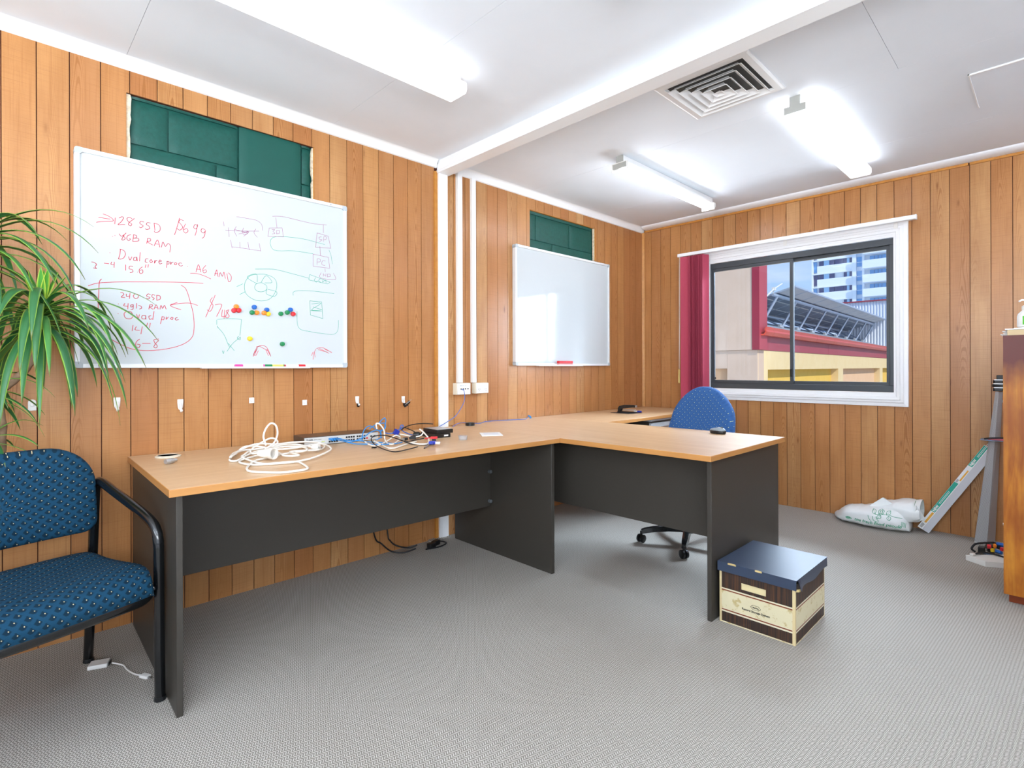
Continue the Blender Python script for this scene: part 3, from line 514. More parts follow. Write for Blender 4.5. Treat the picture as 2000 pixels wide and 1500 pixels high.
def sash(y0, y1, x):
    s_ = MB().box(x, x+.022, y0, y1, .957, .985-.004).box(x, x+.022, y0, y1, 1.915, 1.94).box(x, x+.022, y0, y0+.024, .98, 1.916).box(x, x+.022, y1-.024, y1, .98, 1.916)
    s = s_.build('sash', M['winframe'], win, bevel=.0015)
    MB().box(x+.009, x+.013, y0+.02, y1-.02, .977, 1.92).build('pane', M['glass'], s)
    return s

s1 = sash(1.452, 2.112, 4.484); s2_ = sash(.826, 1.480, 4.510)
MB().box(4.474, 4.484, 1.458, 1.474, 1.015, 1.075).build('latch', M['black'], win, bevel=.003)
# small fruit-shaped sticker on the left pane
cx, cz = 2.086, .997; pts = []
for k in range(40):
    q = 2*math.pi*k/40; r = .0115*(1+.06*math.cos(2*q)); y = r*math.cos(q); z = r*math.sin(q)*.98 - (.0015 if abs(math.cos(q)) < .25 and math.sin(q) > 0 else 0)
    if (y+.0145)**2+(z-.001)**2 < .0062**2: y = -.0145+.0062*math.cos(math.atan2(z-.001, y+.0145))
    pts.append((cy_ := cx+y, cz+z))
ap = MB().prism(pts, 'x', 4.4925, 4.493).prism([(cx-.001, cz+.0125), (cx-.0045, cz+.0165), (cx-.0055, cz+.0205), (cx-.0015, cz+.0175)], 'x', 4.4925, 4.493)
ap.build('sticker', mat('grey_sticker', '5B5450', .5), s1, label='small dark fruit-shaped emblem sticker')
# ================================================================== BLIND
bl = thing('vertical_blind', 'burgundy vertical blind drawn to the left of the window on a white headrail', 'blind', (4.38, 2.35, 2.06))
MB().box(4.362, 4.400, .658, 2.367, 2.066, 2.094).box(4.366, 4.396, .656, .664, 2.062, 2.096).build('headrail', M['white'], bl, bevel=.002)
for y in (2.255, 1.50, .785):
    MB().box(4.372, 4.462, y-.012, y+.012, 2.092, 2.0965).box(4.454, 4.462, y-.012, y+.012, 2.03, 2.096).build('bracket', M['whitep'], bl, bevel=.001)
for k in range(13):
    y = 2.293 if k == 0 else 2.262-.0122*k; zb = .73
    th = R(8 if k == 0 else 70+9*math.sin(k*2.1)); wd = .0385; c, s = math.cos(th), math.sin(th)
    n = 6; ring = []
    pf = [(wd*(i/n-.5)*2, .006*(1-((i/n-.5)*2)**2)) for i in range(n+1)]
    pf2 = pf + [(a, b+.0008) for a, b in pf[::-1]]
    def T(a, b): return (4.386+a*s+b*c+(-.030 if k == 0 else .007*math.sin(k*2.6)), y-a*c+b*s)
    poly = [T(a, b) for a, b in pf2]
    MB().prism(poly, 'z', zb, 2.060).build('slat', M['curtain'], bl, smooth=40)
cd = MB().tube([(4.372, 2.354, 2.066), (4.372, 2.356, 1.6), (4.372, 2.357, 1.06)], .0013, 6).tube([(4.368, 2.345, 2.066), (4.369, 2.348, 1.5), (4.372, 2.357, 1.06)], .0013, 6)
cd.build('cord', M['cordwhite'], bl)
MB().lathe([(.003, .12), (.006, .112), (.008, .02), (.008, 0), (.004, -.004)], (4.372, 2.358, .955), 12).build('cord_weight', mat('yellowed_plastic', 'E5C97A', .4), bl, smooth=40)

# ================================================================== CEILING LIGHTS AND VENT
M['diffuser'] = mat('lit_diffuser', 'F4F4F2', .4, .4, emit='EEF4FF', es=LV['dif1'])
M['diffuser_fill'] = mat('fill_light_diffuser', 'F4F4F2', .4, .4, emit='E4EEFF', es=LV['dif_fill'])  # for the two added fill fittings out of view
M['diffuser3'] = mat('weakly_lit_diffuser', 'F4F4F2', .35, .4, emit='EEF4FF', es=LV['dif3'])
M['tube'] = mat('lit_tube', 'FFFFFF', .4, .4, emit='EEF4FF', es=LV['tube'])
M['fit_grey'] = mat('grey_end_cap', 'A9A9A3', .5)
def fitting(x0, x1, yc, label, dm, bare=False):
    t = thing('fluorescent_light', label, 'ceiling light', ((x0+x1)/2, yc, H), 0, 'fluorescent battens on the ceiling')
    MB().box(x0+.01, x1-.01, yc-.026, yc+.026, H-.045, H-.0005).build('batten', M['white'], t, bevel=.003)
    for x, s in ((x0, 1), (x1, -1)):
        MB().prism([(yc-.024, H-.0005), (yc+.024, H-.0005), (yc+.024, H-.045), (yc+.050, H-.045), (yc+.050, H-.080), (yc-.050, H-.080), (yc-.050, H-.045), (yc-.024, H-.045)], 'x', x, x+s*.008).build('end_cap', M['fit_grey'] if s > 0 else M['whitep'], t)
    if not bare:
        pr_ = [(yc-.056, H-.040), (yc-.062, H-.050), (yc-.062, H-.078), (yc-.054, H-.090), (yc+.054, H-.090), (yc+.062, H-.078), (yc+.062, H-.050), (yc+.056, H-.040)]
        inn = [(yc+.053, H-.040), (yc+.059, H-.051), (yc+.059, H-.077), (yc+.052, H-.087), (yc-.052, H-.087), (yc-.059, H-.077), (yc-.059, H-.051), (yc-.053, H-.040)]
        MB().prism(pr_+inn, 'x', x0-.004, x1+.004).build('diffuser', dm, t, smooth=20)
        MB().lathe([(.013, .01), (.013, x1-x0-.02)], (x0, yc, H-.064), 10, 'x').build('tube', M['tube'], t, smooth=40)
    else:
        MB().prism([(yc-.052, H-.046), (yc+.052, H-.046), (yc+.044, H-.056), (yc-.044, H-.056)], 'x', x0+.008, x1-.05).build('reflector', M['white'], t)
        MB().lathe([(.008, .0), (.019, .010), (.019, x1-x0-.045), (.008, x1-x0-.035)], (x0+.012, yc, H-.080), 14, 'x').build('tube', M['tube'], t, smooth=40)
        hl = MB().box(x1-.03, x1-.018, yc-.052, yc+.052, H-.100, H-.046).build('lamp_holder', M['whitep'], t, bevel=.003)
        MB().lathe([(.006, 0), (.006, .003)], (x1-.033, yc+.036, H-.088), 10, 'x').build('screw', M['steel'], hl)
        MB().lathe([(.004, 0), (.004, .003)], (x1-.033, yc-.040, H-.070), 10, 'x').build('screw', M['steel'], hl)
        MB().prism([(yc-.056, H-.044), (yc-.056, H-.094), (yc-.052, H-.094), (yc-.052, H-.048), (yc+.052, H-.048), (yc+.052, H-.094), (yc+.056, H-.094), (yc+.056, H-.044)], 'x', x0-.004, x0+.012).build('end_frame', M['whitep'], t)
    return t
fitting(.30, 1.535, 1.925, 'long white lit fluorescent light nearest the camera, left of the ceiling beam', M['diffuser'])
fitting(2.825, 4.06, 1.925, 'bare lit fluorescent tube on a white batten above the corner desk', M['diffuser'], True)
fitting(.30, 1.535, .905, 'white lit fluorescent light over the camera, mirrored as a streak in the large whiteboard', M['diffuser'])
fitting(3.15, 4.385, -.62, 'added fill light shaped as a fluorescent batten, out of view over the cabinet', M['diffuser_fill'])  # added fitting, brightens the right side of floor and ceiling
fitting(-.95, .285, -.62, 'added fill light shaped as a fluorescent batten, behind the camera', M['diffuser_fill'])  # second added fitting, out of view, for fill
fitting(2.825, 4.06, .905, 'white fluorescent light with box diffuser in front of the window, beside the air vent', M['diffuser3'])
vt = thing('air_vent', 'square white ceiling air vent with stepped louvres beside the beam', 'air vent', (2.485, 1.128, H))
def sq(r, z): return [(2.485+sx*r, 1.128+sy*r, z) for sx, sy in ((-1, -1), (1, -1), (1, 1), (-1, 1))]
MB().loft([sq(.222, H-.0005), sq(.222, H-.006), sq(.212, H-.010), sq(.185, H-.010), sq(.178, H-.0005)], cap=False).build('frame', M['white'], vt)
M['duct'] = mat('dark_duct', '55534F', .8)
MB().box(2.305, 2.665, .948, 1.308, H-.0008, H-.0003).build('duct_opening', M['duct'], vt)
for k, r in enumerate((.176, .138, .100, .062)):
    MB().loft([sq(r, H-.022-.002*k), sq(r-.002, H-.023-.002*k), sq(r-.026, H-.003), sq(r-.024, H-.002)], cap=False).build('louvre', M['white'], vt)
MB().loft([sq(.024, H-.030), sq(.022, H-.031), sq(.001, H-.014), sq(.001, H-.013)], cap=False).build('centre_louvre', M['white'], vt)

# ================================================================== DESKS
TOP = .718
def desk(root, f, panels, modesty, top_mat):
    """f: the four corners of the top in order"""
    mb = MB().prism(f, 'z', TOP-.0245, TOP-.0005)
    top = mb.build('desktop', M['edge'], root, bevel=.0015)
    MB().prism([(p[0]+(sum(q[0] for q in f)/4-p[0])*.002, p[1]+(sum(q[1] for q in f)/4-p[1])*.003) for p in f], 'z', TOP-.0006, TOP).build('laminate_surface', top_mat, top)
    for p in panels: MB().prism(p, 'z', .0, TOP-.025).build('side_panel', M['charcoal'], root, bevel=.0015)
    for p in modesty: MB().prism(p[0], 'z', p[1], TOP-.025).build('modesty_panel', M['charcoal'], root, bevel=.001)
d1 = thing('desk', 'long beech desk with charcoal end panels along the wall under the large whiteboard', 'desk', (1.27, 2.3, 0), 0, 'beech and charcoal office desks')
A_, B_, C_, D_ = (.391, 1.911), (2.150, 1.843), (2.150, 2.715), (.417, 2.775)
desk(d1, [A_, B_, C_, D_], [[(.413, 1.925), (.431, 1.924), (.450, 2.762), (.432, 2.763)], [(2.117, 1.874), (2.139, 1.873), (2.147, 2.705), (2.125, 2.706)]],
     [([(.442, 2.425), (2.1245, 2.360), (2.1245, 2.376), (.442, 2.441)], .272)], M['laminate'])
for z in (.48, .306):
    MB().lathe([(.006, 0), (.005, -.004), (.002, -.006)], (2.112, 2.351, z), 10, 'x').build('bolt', M['steel'], d1)
    MB().lathe([(.010, 0), (.010, -.020), (.004, -.022)], (2.105, 2.3555, z), 10, 'y').build('fixing_block', M['charcoal_edge'], d1)
d2 = thing('desk', 'beech desk jutting into the room from the wall, office chair behind it', 'desk', (2.59, 1.9, 0), 0, 'beech and charcoal office desks')
desk(d2, [(2.1515, 1.018), (3.018, 1.018), (3.018, 2.775), (2.1515, 2.775)], [[(2.206, 1.042), (2.986, 1.042), (2.986, 1.062), (2.206, 1.062)]],
     [([(2.335, 1.0622), (2.351, 1.0622), (2.351, 2.770), (2.335, 2.770)], .318)], M['laminate_y'])
MB().box(2.352, 2.98, 2.745, 2.772, .62, .692).build('wall_cleat', M['charcoal'], d2)
d3 = thing('desk', 'beech desk in the far corner carrying the stapler', 'desk', (3.7, 2.5, 0), 0, 'beech and charcoal office desks')
desk(d3, [(3.0195, 2.158), (4.46, 2.158), (4.46, 2.775), (3.0195, 2.775)], [[(4.42, 2.18), (4.44, 2.18), (4.44, 2.75), (4.42, 2.75)]],
     [([(3.0602, 2.70), (4.4198, 2.70), (4.4198, 2.716), (3.0602, 2.716)], .32)], M['laminate'])
pd = thing('drawer_pedestal', 'light grey drawer pedestal under the far corner desk', 'drawers', (3.80, 2.43, 0))
MB().box(3.62, 4.02, 2.205, 2.66, .04, .675).build('body', M['charcoal'], pd, bevel=.002)
M['lgrey'] = mat('light_grey_laminate', 'C9CED2', .4)
MB().box(3.615, 4.025, 2.185, 2.66, .6755, .690).build('pedestal_top', M['lgrey'], pd, bevel=.001)
for z0, z1 in ((.05, .30), (.31, .48), (.49, .66)):
    dr = MB().box(3.622, 4.018, 2.187, 2.2045, z0, z1).build('drawer', M['lgrey'], pd, bevel=.002)
    MB().box(3.77, 3.87, 2.177, 2.1868, z1-.04, z1-.03).build('handle', M['steel'], dr)
for x in (3.65, 3.99):
    for y in (2.24, 2.62): MB().lathe([(.018, 0), (.018, .0395)], (x, y, .0), 10).build('foot', M['black'], pd)

# ================================================================== WHITEBOARDS
def whiteboard(x0, x1, z0, z1, label, fx=.012):
    t = thing('whiteboard', label, 'whiteboard', ((x0+x1)/2, YA, (z0+z1)/2), 0)
    MB().box(x0+.006, x1-.006, 2.760, 2.785, z0+.006, z1-.006).build('panel', M['board'], t)
    for a in ((x0+.02, x1-.02, z1-.018, z1), (x0+.02, x1-.02, z0, z0+.018), (x0, x0+.018, z0+.02, z1-.02), (x1-.018, x1, z0+.02, z1-.02)):
        MB().box(a[0], a[1], 2.752, 2.7855, a[2], a[3]).build('frame_rail', M['alu_white'], t, bevel=.002)
    for (x, z, sx, sz) in ((x0, z0, 1, 1), (x1, z0, -1, 1), (x0, z1, 1, -1), (x1, z1, -1, -1)):
        pts = [(x+sx*.026, z)] + [(x+sx*.010-sx*.010*math.sin(q), z+sz*.010-sz*.010*math.cos(q)) for q in [math.pi/2*k/5 for k in range(6)]] + [(x, z+sz*.026), (x+sx*.019, z+sz*.026), (x+sx*.026, z+sz*.019)]
        MB().prism(pts, 'y', 2.7505, 2.7857).build('corner_cap', M['grey_plastic2'], t)
    return t
M['alu_white'] = mat('pale_anodised_aluminium', 'E9ECEE', .35, .5, .15); M['grey_plastic2'] = mat('pale_grey_plastic', 'B9C2C8', .4)
w1 = whiteboard(.241, 1.413, 1.095, 1.986, 'large whiteboard with red notes, sketches and magnets over the long desk')
MB().box(.687, 1.19, 2.722, 2.7515, 1.092, 1.096).box(.687, 1.19, 2.722, 2.725, 1.096, 1.101).build('pen_tray', M['alu_white'], w1)
for x in (.42, 1.32): MB().lathe([(.004, 0), (.003, -.003)], (x, 2.752, 1.977), 8, 'y').build('screw', M['steel'], w1)
w2 = whiteboard(2.724, 3.883, 1.107, 1.992, 'clean whiteboard near the far corner with a red eraser on its tray')
MB().box(2.94, 3.465, 2.722, 2.7515, 1.104, 1.108).box(2.94, 3.465, 2.722, 2.725, 1.108, 1.113).build('pen_tray', M['alu_white'], w2)
for k, mm, lab in (('red', 'ink_red', 'red handwriting listing 128 SSD, 8GB RAM, dual core and prices'), ('mauve', 'ink_mauve', 'faded mauve box diagrams'), ('green', 'ink_green', 'green sketches of a wheel, boxes and loops'), ('rose', 'ink_rose', 'two scribbled red arches')):
    mb = MB()
    for st in INK[k]:
        p = cr_spline([(x/1000, 2.7596, z/1000) for x, z in st], 4) if len(st) > 2 and not (st[0] == st[-1] and len(st) <= 5) else [Vector((x/1000, 2.7596, z/1000)) for x, z in st]
        wv = .0013 if k in ('red', 'rose') else .0010
        for a, b in zip(p[:-1], p[1:]):
            dv = (b-a)
            if dv.length < 1e-6: continue
            dv.normalize(); nn = Vector((-dv.z, 0, dv.x))*wv; e = dv*wv*.5
            mb.add([a-nn-e, b-nn+e, b+nn+e, a+nn-e], [(0, 1, 2, 3)])
    mb.build('handwriting', M[mm], w1, label=lab)['kind'] = 'stuff'
mb = MB()
for st in ([(3.70, 1.62), (3.73, 1.60), (3.735, 1.52), (3.72, 1.47), (3.745, 1.46)], [(3.75, 1.60), (3.765, 1.58), (3.768, 1.50)], [(2.88, 1.545), (2.93, 1.55)], [(2.80, 1.33), (2.806, 1.34)], [(2.93, 1.335), (2.935, 1.345)]):
    p = cr_spline([(x, 2.7596, z) for x, z in st], 4)
    for a, b in zip(p[:-1], p[1:]):
        dv = (b-a).normalized(); nn = Vector((-dv.z, 0, dv.x))*.0011; mb.add([a-nn, b-nn, b+nn, a+nn], [(0, 1, 2, 3)])
mb.build('pen_marks', mat('grey_pen_mark', 'B4BAC2', .5), w2)['kind'] = 'stuff'
names = ['topmost of the red and orange trio', 'left red one of the trio', 'right red one of the trio', 'blue one above the green and orange pair', 'beside the orange one under the first blue', 'beside the green one under the first blue', 'above the orange and yellow pair', 'left of the yellow one under the second blue', 'under the second blue', 'alone left of the last trio', 'left in the last trio', 'top of the last trio', 'right in the last trio', 'alone low on the board above the scribbled arch', 'alone low on the board to the right']
for (x, z, c), s in zip(MAG, names):
    t = MB().lathe([(.0115, 0), (.0115, -.004), (.0085, -.006), (.0085, -.009), (.0105, -.011), (.0098, -.0145), (.005, -.016)], (x/1000, 2.7598, z/1000), 16, 'y').build('magnet', M['p_'+c], None, smooth=40)
    tag(t, '%s round magnet on the written whiteboard, %s' % (c, s), 'magnet', 'round magnets on the large whiteboard')
def marker(x0, x1, bc, cc, label, capleft, z=1.104):
    t = thing('marker', label, 'marker', ((x0+x1)/2, 2.736, 1.0965), 0, 'markers on the pen tray')
    a = (x0, x0+.035) if capleft else (x1-.035, x1); b = (x0+.035, x1) if capleft else (x0, x1-.035)
    MB().lathe([(.0072, a[0]), (.0078, a[0]+.003), (.0078, a[1]-.003), (.0078, a[1])], (0, 2.736, z), 12, 'x').build('cap', cc, t, smooth=40)
    MB().lathe([(.0070, b[0]), (.0070, b[1])], (0, 2.736, z), 12, 'x').build('barrel', bc, t, smooth=40)
    e = b[1] if capleft else b[0]
    MB().lathe([(.0072, e-.004), (.0072, e+.004)], (0, 2.736, z), 12, 'x').build('end_ring', cc, t, smooth=40)
marker(.830, .962, M['whitep'], M['pink'], 'white marker with pink cap, leftmost on the tray', True)
marker(.966, 1.060, mat('yellow_label', 'D9D06A', .5), M['p_green'], 'yellow-labelled marker with green ends, middle of the tray', True)
marker(1.064, 1.168, M['whitep'], M['p_red'], 'white marker with red cap, rightmost on the tray', False)
er = thing('whiteboard_eraser', 'red and white whiteboard eraser on the tray of the clean whiteboard', 'eraser', (3.26, 2.736, 1.108))
MB().box(3.175, 3.345, 2.7265, 2.7515, 1.1245, 1.144).build('grip', M['p_red'], er, bevel=.003)
MB().box(3.177, 3.343, 2.728, 2.7505, 1.1085, 1.124).build('felt_pad', mat('pink_felt', 'E8A8A4', .9), er)

# ================================================================== TRUNKING, OUTLETS, HOOKS
def trunk(x0, x1, label, zb):
    t = thing('cable_trunking', label, 'trunking', ((x0+x1)/2, YA, 1.6))
    MB().box(x0-.0012, x1+.0012, 2.772, YA-.0003, zb, 2.372).build('base_channel', M['whitep'], t)
    MB().box(x0, x1, 2.762, 2.7718, zb, 2.372).build('cover', M['white'], t, bevel=.0015)
trunk(2.203, 2.241, 'white vertical trunking next to the post, above the network outlet', .994)
trunk(2.326, 2.359, 'narrower white vertical trunking further from the post, above the power outlet', .9925)
o1_ = thing('network_outlet', 'white wall box with network sockets and a blue cable plugged in', 'outlet', (2.229, YA, .953))
MB().box(2.173, 2.284, 2.742, YA-.0003, .915, .9915).build('back_box', M['cream'], o1_, bevel=.002)
fp = MB().box(2.174, 2.283, 2.734, 2.7418, .916, .9905).build('face_plate', M['whitep'], o1_, bevel=.003)
for x in (2.197, 2.215, 2.233, 2.255): MB().box(x, x+.010, 2.7335, 2.7342, .949, .957).build('port', M['black'], fp)
for x in (2.192, 2.213, 2.234, 2.192, 2.20): MB().box(x+.001, x+.012, 2.7336, 2.7341, .972, .976).build('port_label', M['lgrey'], fp)
o2_ = thing('power_outlet', 'white wall box with double power points right of the network outlet', 'outlet', (2.39, YA, .953))
MB().box(2.335, 2.444, 2.742, YA-.0003, .918, .990).build('back_box', M['cream'], o2_, bevel=.002)
fp = MB().box(2.336, 2.443, 2.734, 2.7418, .919, .989).build('face_plate', M['whitep'], o2_, bevel=.003)
for x in (2.358, 2.418):
    for dx, a in ((-.006, 30), (.006, -30)): MB().obox((x+dx, 2.7338, .948), .0018, .0008, .008, Matrix.Rotation(R(a), 3, 'Y')).build('socket_slot', M['black'], fp)
    MB().obox((x, 2.7338, .937), .0018, .0008, .008).build('socket_slot', M['black'], fp)
for x in (2.385, 2.405): MB().box(x-.005, x+.005, 2.7315, 2.734, .966, .980).build('switch', M['whitep'], fp, bevel=.001)
hk = [(.115, .952, 'A', 'arched white adhesive hook plate, lowest leaves of the plant beside it'), (.382, .947, 'B', 'white adhesive hook left of the long desk'), (.615, .929, 'B', 'white adhesive hook above the left end of the long desk'),
      (.921, .934, 'C', 'small square white hook plate above the coiled white cord'), (1.186, .911, 'C', 'small square white hook plate above the network switch'), (1.488, .912, 'D', 'white adhesive hook with a dark metal tip, left of the pair near the post'), (1.792, .901, 'E', 'white adhesive hook holding a bunch of dark clips near the post')]
for x, z, k, lab in hk:
    t = thing('wall_hook', lab, 'hook', (x, YA, z), 0, 'adhesive hooks in a row along the panelled wall')
    w_, h_ = {'A': (.0125, .022), 'B': (.012, .024), 'C': (.0125, .014), 'D': (.0115, .020), 'E': (.0115, .020)}[k]
    if k == 'A':
        pts = [(x-w_, z-h_), (x+w_, z-h_)] + [(x+w_*math.cos(q), z+h_-w_+w_*math.sin(q)) for q in [math.pi*i/8 for i in range(9)]]
    elif k == 'C': pts = [(x-w_, z-h_), (x+w_, z-h_), (x+w_, z+h_), (x-w_, z+h_)]
    else:
        pts = [(x-w_*.85, z-h_*.55), (x-w_*.5, z-h_), (x+w_*.5, z-h_), (x+w_*.85, z-h_*.55), (x+w_, z+h_*.4), (x+w_, z+h_), (x-w_, z+h_), (x-w_, z+h_*.4)]
    MB().prism(pts, 'y', YA-.005, YA-.0003).build('plate', M['whitep'], t, bevel=.002)
    if k in 'BDE':
        MB().tube(cr_spline([(x, YA-.005, z+.004), (x, YA-.012, z-.006), (x, YA-.013, z-.020), (x, YA-.019, z-.030), (x, YA-.026, z-.024)], 4), [.0055]*17, 8).build('prong', M['whitep'] if k != 'D' else M['whitep'], t, smooth=60)
    elif k in 'AC': MB().lathe([(.007, 0), (.006, -.003), (.003, -.004)], (x, YA-.005, z), 12, 'y').build('boss', M['whitep'], t, smooth=40)
    if k in 'DE': MB().lathe([(.004, -.010), (.008, -.006), (.009, .004), (.006, .010)], (x, YA-.016, z-.030), 12).build('metal_tip', M['black'], t, smooth=40)
bc = thing('binder_clip', 'bunch of dark clips hanging on the hook nearest the post', 'clip', (1.797, YA-.03, .868))
for i, (dx, dz, a) in enumerate(((0, 0, 20), (.014, .010, -35), (-.010, -.004, 70))):
    MB().obox((1.797+dx, YA-.030, .872+dz), .022, .009, .013, Matrix.Rotation(R(a), 3, 'Y')).build('jaw', M['black'], bc)
    MB().tube([(1.797+dx, YA-.034, .874+dz), (1.810+dx, YA-.038, .890+dz), (1.818+dx, YA-.036, .885+dz)], .0012, 6).build('wire_handle', M['steel'], bc)
# ================================================================== THINGS ON THE DESKS
def cable(key, label, m, cat='cable', name='network_cable', group=None, seg=8, n=5, r=None, ext=None):
    rr, pts = CAB[key]; pts = [(x/1000, y/1000, z/1000) for x, y, z in pts]
    if ext: pts = ext(pts)
    sp = cr_spline(pts, n)
    for p in sp:
        if p.z > .6: p.z = max(p.z, TOP+rr/1000+.0006)
        else: p.z = max(p.z, rr/1000+.0006)
        p.y = min(p.y, YA-rr/1000-.001)
    o = MB().tube(sp, r or rr/1000, seg).build(name, m, None, smooth=70)
    return tag(o, label, cat, group)
GB = 'blue network cables tangled in front of the switch'
cable('b1', 'blue network cable plugged into the switch, curving up over its right ports', M['cordblue'], group=GB)
cable('b2', 'blue network cable running flat from the switch towards the drives, upper one', M['cordblue'], group=GB)
cable('b3', 'blue network cable lying flat on the desk in front of the switch, lower one', M['cordblue'], group=GB)
cable('b4', 'blue network cable making the big round loop at the right end of the switch', M['cordblue'], group=GB)
cable('b5', 'blue network cable standing in the tallest pointed loop behind the tangle', M['cordblue'], group=GB)
cable('b6', 'blue network cable with a small curl between the switch and the drives', M['cordblue2'], group=GB)
GW = 'white cables in the desk tangle'
cable('w1', 'white cable arching up out of the tangle beside the switch', M['cordwhite'], 'cable', 'white_cable', GW)
cable('w2', 'white cable curving low at the front of the tangle, free end', M['cordwhite'], 'cable', 'white_cable', GW)
cable('w3', 'thicker white cable looping over the stacked drives', M['cordwhite'], 'cable', 'white_cable', GW)
cable('w4', 'short white cable crossing left of the stacked drives', M['cordwhite'], 'cable', 'white_cable', GW)
cable('k1', 'black cable with the long low loop at the front of the tangle', M['cordblack'], 'cable', 'black_cable', 'black cables in the desk tangle')
cable('k2', 'black cable arching up behind the drives towards the post', M['cordblack'], 'cable', 'black_cable', 'black cables in the desk tangle')
cable('o1', 'blue cable hanging from the network outlet down to the desk', M['cordblue2'])
cable('o2', 'blue cable along the back of the desk passing the tape roll', M['cordblue2'])
CAB['o2'][1][-1][2] = 742
t = thing('cable_plug', 'blue network plug at the wall end of the cable by the desk joint', 'plug', (2.78, 2.68, TOP))
p = [c/1000 for c in CAB['o2'][1][-1]]
MB().obox((p[0]+.012, p[1]-.004, p[2]-.004), .022, .012, .010, Matrix.Rotation(R(-20), 3, 'Z') @ Matrix.Rotation(R(25), 3, 'Y')).build('plug_body', M['cordblue'], t, bevel=.001)
MB().obox((p[0]+.020, p[1]-.006, p[2]-.014), .010, .010, .012).build('clip', M['cordblue'], t)
# plugs in the switch
sw_ = thing('network_switch', 'dark rack network switch with a silver front at the back of the long desk', 'network switch', (1.26, 2.58, TOP))
ux = Vector((1.449-1.069, 2.487-2.515, 0)).normalized(); uy = Vector((-ux.y, ux.x, 0)); O_ = Vector((1.069, 2.515, TOP)); wS, dS, hS = .381, .155, .041
RS = Matrix((ux, uy, Vector((0, 0, 1)))).transposed()
def SP(a, b, c): return O_ + ux*a + uy*b + Vector((0, 0, c))
def sbox(mb, a0, a1, b0, b1, c0, c1): return mb.obox(SP((a0+a1)/2, (b0+b1)/2, (c0+c1)/2), a1-a0, b1-b0, c1-c0, RS)
sbox(MB(), 0, wS, .004, dS, .0015, hS).build('case', mat('dark_brown_metal', '3A332F', .28, .6), sw_, bevel=.001)
fc = sbox(MB(), .001, wS-.001, 0, .0039, .003, hS-.002).build('front_panel', mat('silver_front', 'C9C9C6', .4), sw_)
for c0 in (.118, .205, .262):
    for i in range(4):
        for j in range(2):
            z = .0085+.014*j; a = c0+.0125*i+(.0 if c0 < .2 else .0)
            sbox(MB(), a, a+.0095, -.0008, .0001, z, z+.0085).build('port', M['black'], fc)
for a in (.083, .092): sbox(MB(), a, a+.005, -.0007, .0001, .014, .019).build('indicator', mat('green_led_print', 'C9D23C', .5), fc)
sbox(MB(), .313, .323, -.0008, .0001, .010, .018).build('port', M['p_red'], fc)
for a in (.336, .354): sbox(MB(), a, a+.011, -.0008, .0001, .018, .025).build('port', M['black'], fc)
Mtxt = mat('dark_print', '2A2A2A', .6)
lettering('D-Link', .011, lambda v: SP(.010, -.0006, .026) + ux*v.x + Vector((0, 0, v.y)) - uy*v.z, Mtxt, fc, align='LEFT', bold=.0002)
lettering('24-Port Switch', .006, lambda v: SP(.046, -.0006, .027) + ux*v.x + Vector((0, 0, v.y)) - uy*v.z, Mtxt, fc, align='LEFT')
for i, a in enumerate((.118, .1305, .143)):
    t = thing('network_plug', 'blue network plug in the switch, %s of three' % ('left', 'middle', 'right')[i], 'plug', SP(a+.004, -.01, .026), 0, 'blue plugs in the switch')
    sbox(MB(), a-.001, a+.0095, -.030, -.0010, .021, .031).build('boot', M['cordblue'], t, bevel=.001)
    MB().tube([SP(a+.004, -.030, .026), SP(a+.006, -.042, .022)], [.0045, .003], 8).build('strain_relief', M['cordblue'], t)

# extension cord
def keep(p): return p
ec = thing('extension_cord', 'white extension cord coiled in a loose heap on the long desk', 'extension cord', (.86, 2.2, TOP))
for key in ('ext1', 'ext2'):
    rr, pts = CAB[key]; sp = cr_spline([(x/1000, y/1000, z/1000) for x, y, z in pts], 5)
    for p in sp: p.z = max(p.z, TOP+rr/1000+.0006); p.y = min(p.y, 2.75)
    MB().tube(sp, rr/1000, 8).build('cord', M['cordwhite'], ec, smooth=70)
dv = Vector((.045, -.075, 0)).normalized()
def along(c, d, prof, seg=16):
    d = Vector(d).normalized(); s = d.cross(Vector((0, 0, 1))).normalized(); u = s.cross(d); mb = MB(); rings = []
    for r, h in prof: rings.append([Vector(c)+d*h+s*(r*math.cos(q))+u*(r*math.sin(q)) for q in [2*math.pi*k/seg for k in range(seg)]])
    return mb.loft(rings)
pgx = (.80, 2.262, TOP+.026)
along(pgx, (.45, -.9, .05), [(.006, -.035), (.013, -.030), (.017, -.005), (.022, .028), (.024, .034), (.024, .046), (.019, .046), (.018, .036)]).build('socket', M['cordwhite'], ec, smooth=40)
q_ = along(pgx, (.45, -.9, .05), [(.0178, .033), (.0178, .036)]).build('socket_face', M['whitep'], ec)
along((1.045, 2.32, TOP+.020), (.55, -.8, 0), [(.006, -.03), (.012, -.022), (.018, -.006), (.019, .006), (.015, .008)]).build('plug', M['cordwhite'], ec, smooth=40)
for a in (-.006, .006): MB().box(1.051+a-.001, 1.051+a+.001, 2.296, 2.312, TOP+.016, TOP+.024).build('pin', M['steel'], ec)

